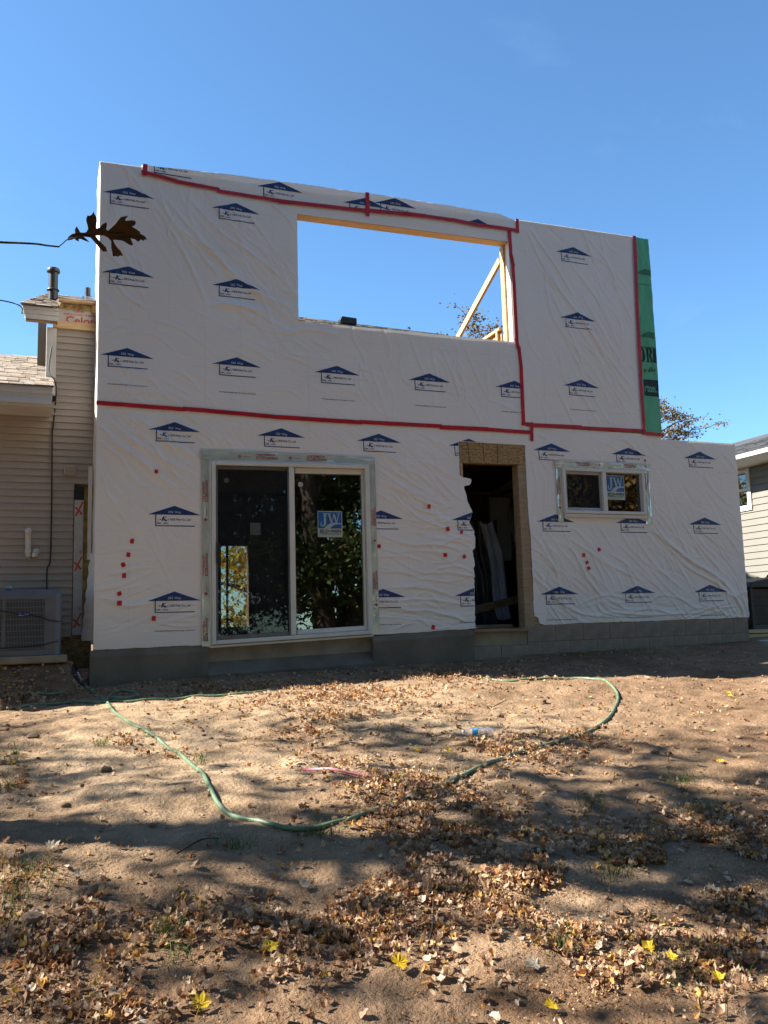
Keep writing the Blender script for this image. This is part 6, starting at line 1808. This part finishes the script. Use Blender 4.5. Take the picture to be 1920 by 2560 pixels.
# trees and lawn behind the photographer, some of them mirrored in the glass
plant('oak_tree', T_oak, gl(8.3, -16.5), 0.5, 1.0, 'three stemmed oak mirrored dark in the sliding door', 'tree', 'trees behind the photographer')
spots = [(-9.0, -10.5, 0.9, 1.0, 2), (3.4, -17, 1.0, 1.0, 0), (14.0, -17, 2.0, 1.05, 1), (5.5, -24, 3.0, 1.15, 1), (11.5, -25, 5.0, 1.2, 0), (17, -24, 2.7, 1.2, 0), (-7, -15, 4.4, 1.1, 0),
         (-13, -13, 2.4, 1.1, 1), (-18, -8, 0.7, 1.1, 0), (29, -7, 3.3, 1.1, 0), (-3, -24, 5.1, 1.25, 0), (24, -22, 0.5, 1.25, 1)]  # outer trees added unseen to block blue sky and bounce warm light
words = ['added unseen close behind the photographer at left', 'nearest the oak on its left', 'nearest the oak on its right', 'directly behind the oak at left', 'behind the oak at right', 'in the far row right of the oak', 'unseen behind the photographer to the left',
         'unseen farther left behind the photographer', 'unseen at the left end of the row', 'unseen at the right end of the row', 'in the far row behind the photographer', 'in the far row at the right end']
for (x, y, r_, s_, k), w_ in zip(spots, words):
    plant('broadleaf_tree', (T_green, T_turning, T_sky_block)[k], gl(x, y), r_, s_, ('dark green tree ', 'turning yellow brown tree ', 'tall high crowned tree ')[k] + w_, 'tree', 'trees behind the photographer')
# trees beyond the house
plant('yellow_tree', T_yellow, gl(5.0, 11.6), 0.9, 0.95, 'yellow leaved tree glimpsed through the sliding door and the rear window', 'tree')
plant('thin_tree', T_fine, (11.75, 13.0, 1.2), 2.2, 1.32, 'thin leafy treetop seen through the upstairs opening beside the brace', 'tree')
plant('autumn_tree', T_fine, (15.3, 9.5, 1.2), 0.9, 0.89, 'sparse autumn tree showing beside the green wrap corner', 'tree')
# shrub by the neighbour's wall
sv, sf, sr_ = [], [], []
nr2 = np.random.default_rng(9)
c = np.array((11.55, 2.75, 1.95)) + nr2.normal(0, 1, (420, 3)) * np.array((0.15, 0.55, 0.12))
for p in c:
    a = nr2.normal(0, 1, 3); a /= np.linalg.norm(a); b = np.cross(a, nr2.normal(0, 1, 3)); b /= np.linalg.norm(b)
    k = len(sv); s = 0.06
    sv += [p - a * s, p + b * s * 0.5, p + a * s, p - b * s * 0.5]; sf.append((k, k + 1, k + 2, k + 3)); sr_ += [nr2.random() * 0.4] * 4
shrub = thing('shrub', 'small green shrub against the cream siding above the compost bin', 'shrub', (11.55, 2.75, 1.1))
me = mesh_data('foliage', sv, sf, (M['grass'],)); set_rnd(me, sr_); link(bpy.data.objects.new('foliage', me), shrub)
st = MB()
for k in range(9):
    x, y = 11.55 + random.uniform(-0.1, 0.1), 2.75 + random.uniform(-0.5, 0.5)
    st.tube([(x, y, 1.1), (x + 0.02, y, 1.6), (x + random.uniform(-0.1, 0.1), y + random.uniform(-0.1, 0.1), 2.15)], [0.012, 0.01, 0.004], 5)
st.build('stems', M['twig'], shrub, True)

# ------------------------------------------------------------------ oak at the left with one dead leaf reaching into view
LO = [(695,325),(700,297),(745,268),(780,262),(775,225),(793,188),(815,222),(833,255),(870,258),(895,250),(912,215),(905,180),(890,130),(892,95),(902,72),(925,75),(945,58),(960,26),(970,55),(990,85),(998,125),(990,180),(995,210),(1030,195),(1055,165),(1090,145),(1103,155),(1100,185),(1095,215),(1115,235),(1160,200),(1200,165),(1230,125),(1255,95),(1290,88),(1325,80),(1310,105),(1293,128),(1320,135),(1360,125),(1395,128),(1405,150),(1390,180),(1365,190),(1400,210),(1445,240),(1448,260),(1490,280),(1510,305),(1520,326),(1500,310),(1478,330),(1450,318),(1427,345),(1395,320),(1352,312),(1365,345),(1375,375),(1360,387),(1330,375),(1290,350),(1260,337),(1200,330),(1170,330),(1185,365),(1215,410),(1245,440),(1272,490),(1240,488),(1215,500),(1190,492),(1163,495),(1158,450),(1150,410),(1150,340),(1110,300),(1070,280),(1010,280),(985,285),(1020,330),(1060,370),(1090,400),(1103,443),(1060,445),(1020,405),(985,360),(935,305),(890,300),(868,298),(895,320),(928,355),(880,340),(835,322),(815,325),(820,350),(785,335),(770,315),(745,310),(750,330),(715,328)]
lo = Vector((-0.003, -7.317, 2.501)); K = 2.0 / 2157.9 / 4.1475          # metres per tracing unit at the leaf's distance
ex, ez = Vector((0.93, -0.36, -0.03)).normalized(), Vector((-0.02, -0.13, 0.99)).normalized(); ey = ex.cross(ez)
def lp(a, b):
    x, z = (a - 695) * K, -(b - 325) * K
    cup = 1.6 * (z - 0.16 * x) ** 2 + 0.4 * (x - 0.09) ** 2 - 0.003 * math.sin(x * 60)
    return lo + ex * x + ez * z - ey * cup
def lp0(a, b): return lo + ex * ((a - 695) * K) - ez * ((b - 325) * K)
from mathutils.geometry import tessellate_polygon
tri = tessellate_polygon([[Vector((a, -b, 0)) for a, b in LO]])
nl = len(LO)
lv = [lp(a, b) for a, b in LO]
lv += [p + ey * 0.0007 for p in lv]
lf_ = [tuple(t) for t in tri] + [tuple(i + nl for i in reversed(t)) for t in tri] + [(i, (i + 1) % nl, (i + 1) % nl + nl, i + nl) for i in range(nl)]
me = mesh_data('leaf', lv, lf_)
me.materials.append(M['oak_leaf']); set_rnd(me, np.zeros(len(me.vertices)))
oak = thing('oak_tree', 'oak at the left whose bare twig reaches in with one dead brown lobed leaf', 'tree', gl(-3.4, -6.2))
link(bpy.data.objects.new('leaf', me), oak)['label'] = 'single dead brown oak leaf with deep lobes'
MB().tube(smooth_path([lp(695, 325), lp(860, 290), lp(1000, 268), lp(1120, 250), lp(1300, 260)], 5), [0.0016] * 6 + [0.0011] * 15, 6).build('leaf_vein', M['twig'], oak, True)
MB().tube(smooth_path([lp0(605, 400), lp0(640, 375), lp0(680, 338), lp(700, 318)], 4), 0.0012, 6).build('leaf_stalk', M['twig'], oak, True)
w0 = lp0(0, 355)
tw_ = smooth_path([Vector((-3.4, -6.2, 3.6)), Vector((-2.4, -6.55, 3.15)), Vector((-1.2, -6.95, 2.66)), Vector((-0.6, -7.12, 2.545)), Vector((-0.36, -7.19, 2.518)), Vector((-0.24, -7.23, 2.508)), w0, lp0(180, 362), lp0(370, 372), lp0(480, 388), lp0(612, 402)], 5)
n = len(tw_)
MB().tube(tw_, [0.045 * (1 - min(1, i / 18)) + 0.0032 - 0.0012 * max(0, i - 25) / 25 for i in range(n)], 8).build('twig', M['twig'], oak, True)
mb, V, F, rnd = grow(91, 7.5, 2.2, 0.45, 1500, 0.13, trunk_r=0.20, n_limb=12, clump=0.4)
off = np.array(oak.location)
mobj('trunk', np.array(mb.v) + off, mb.f, M['bark'], oak, True)
c = bpy.data.meshes.new('crown'); c.from_pydata((V + off).tolist(), [], F.tolist()); c.materials.append(M['autumn_crown']); set_rnd(c, rnd)
link(bpy.data.objects.new('crown', c), oak)
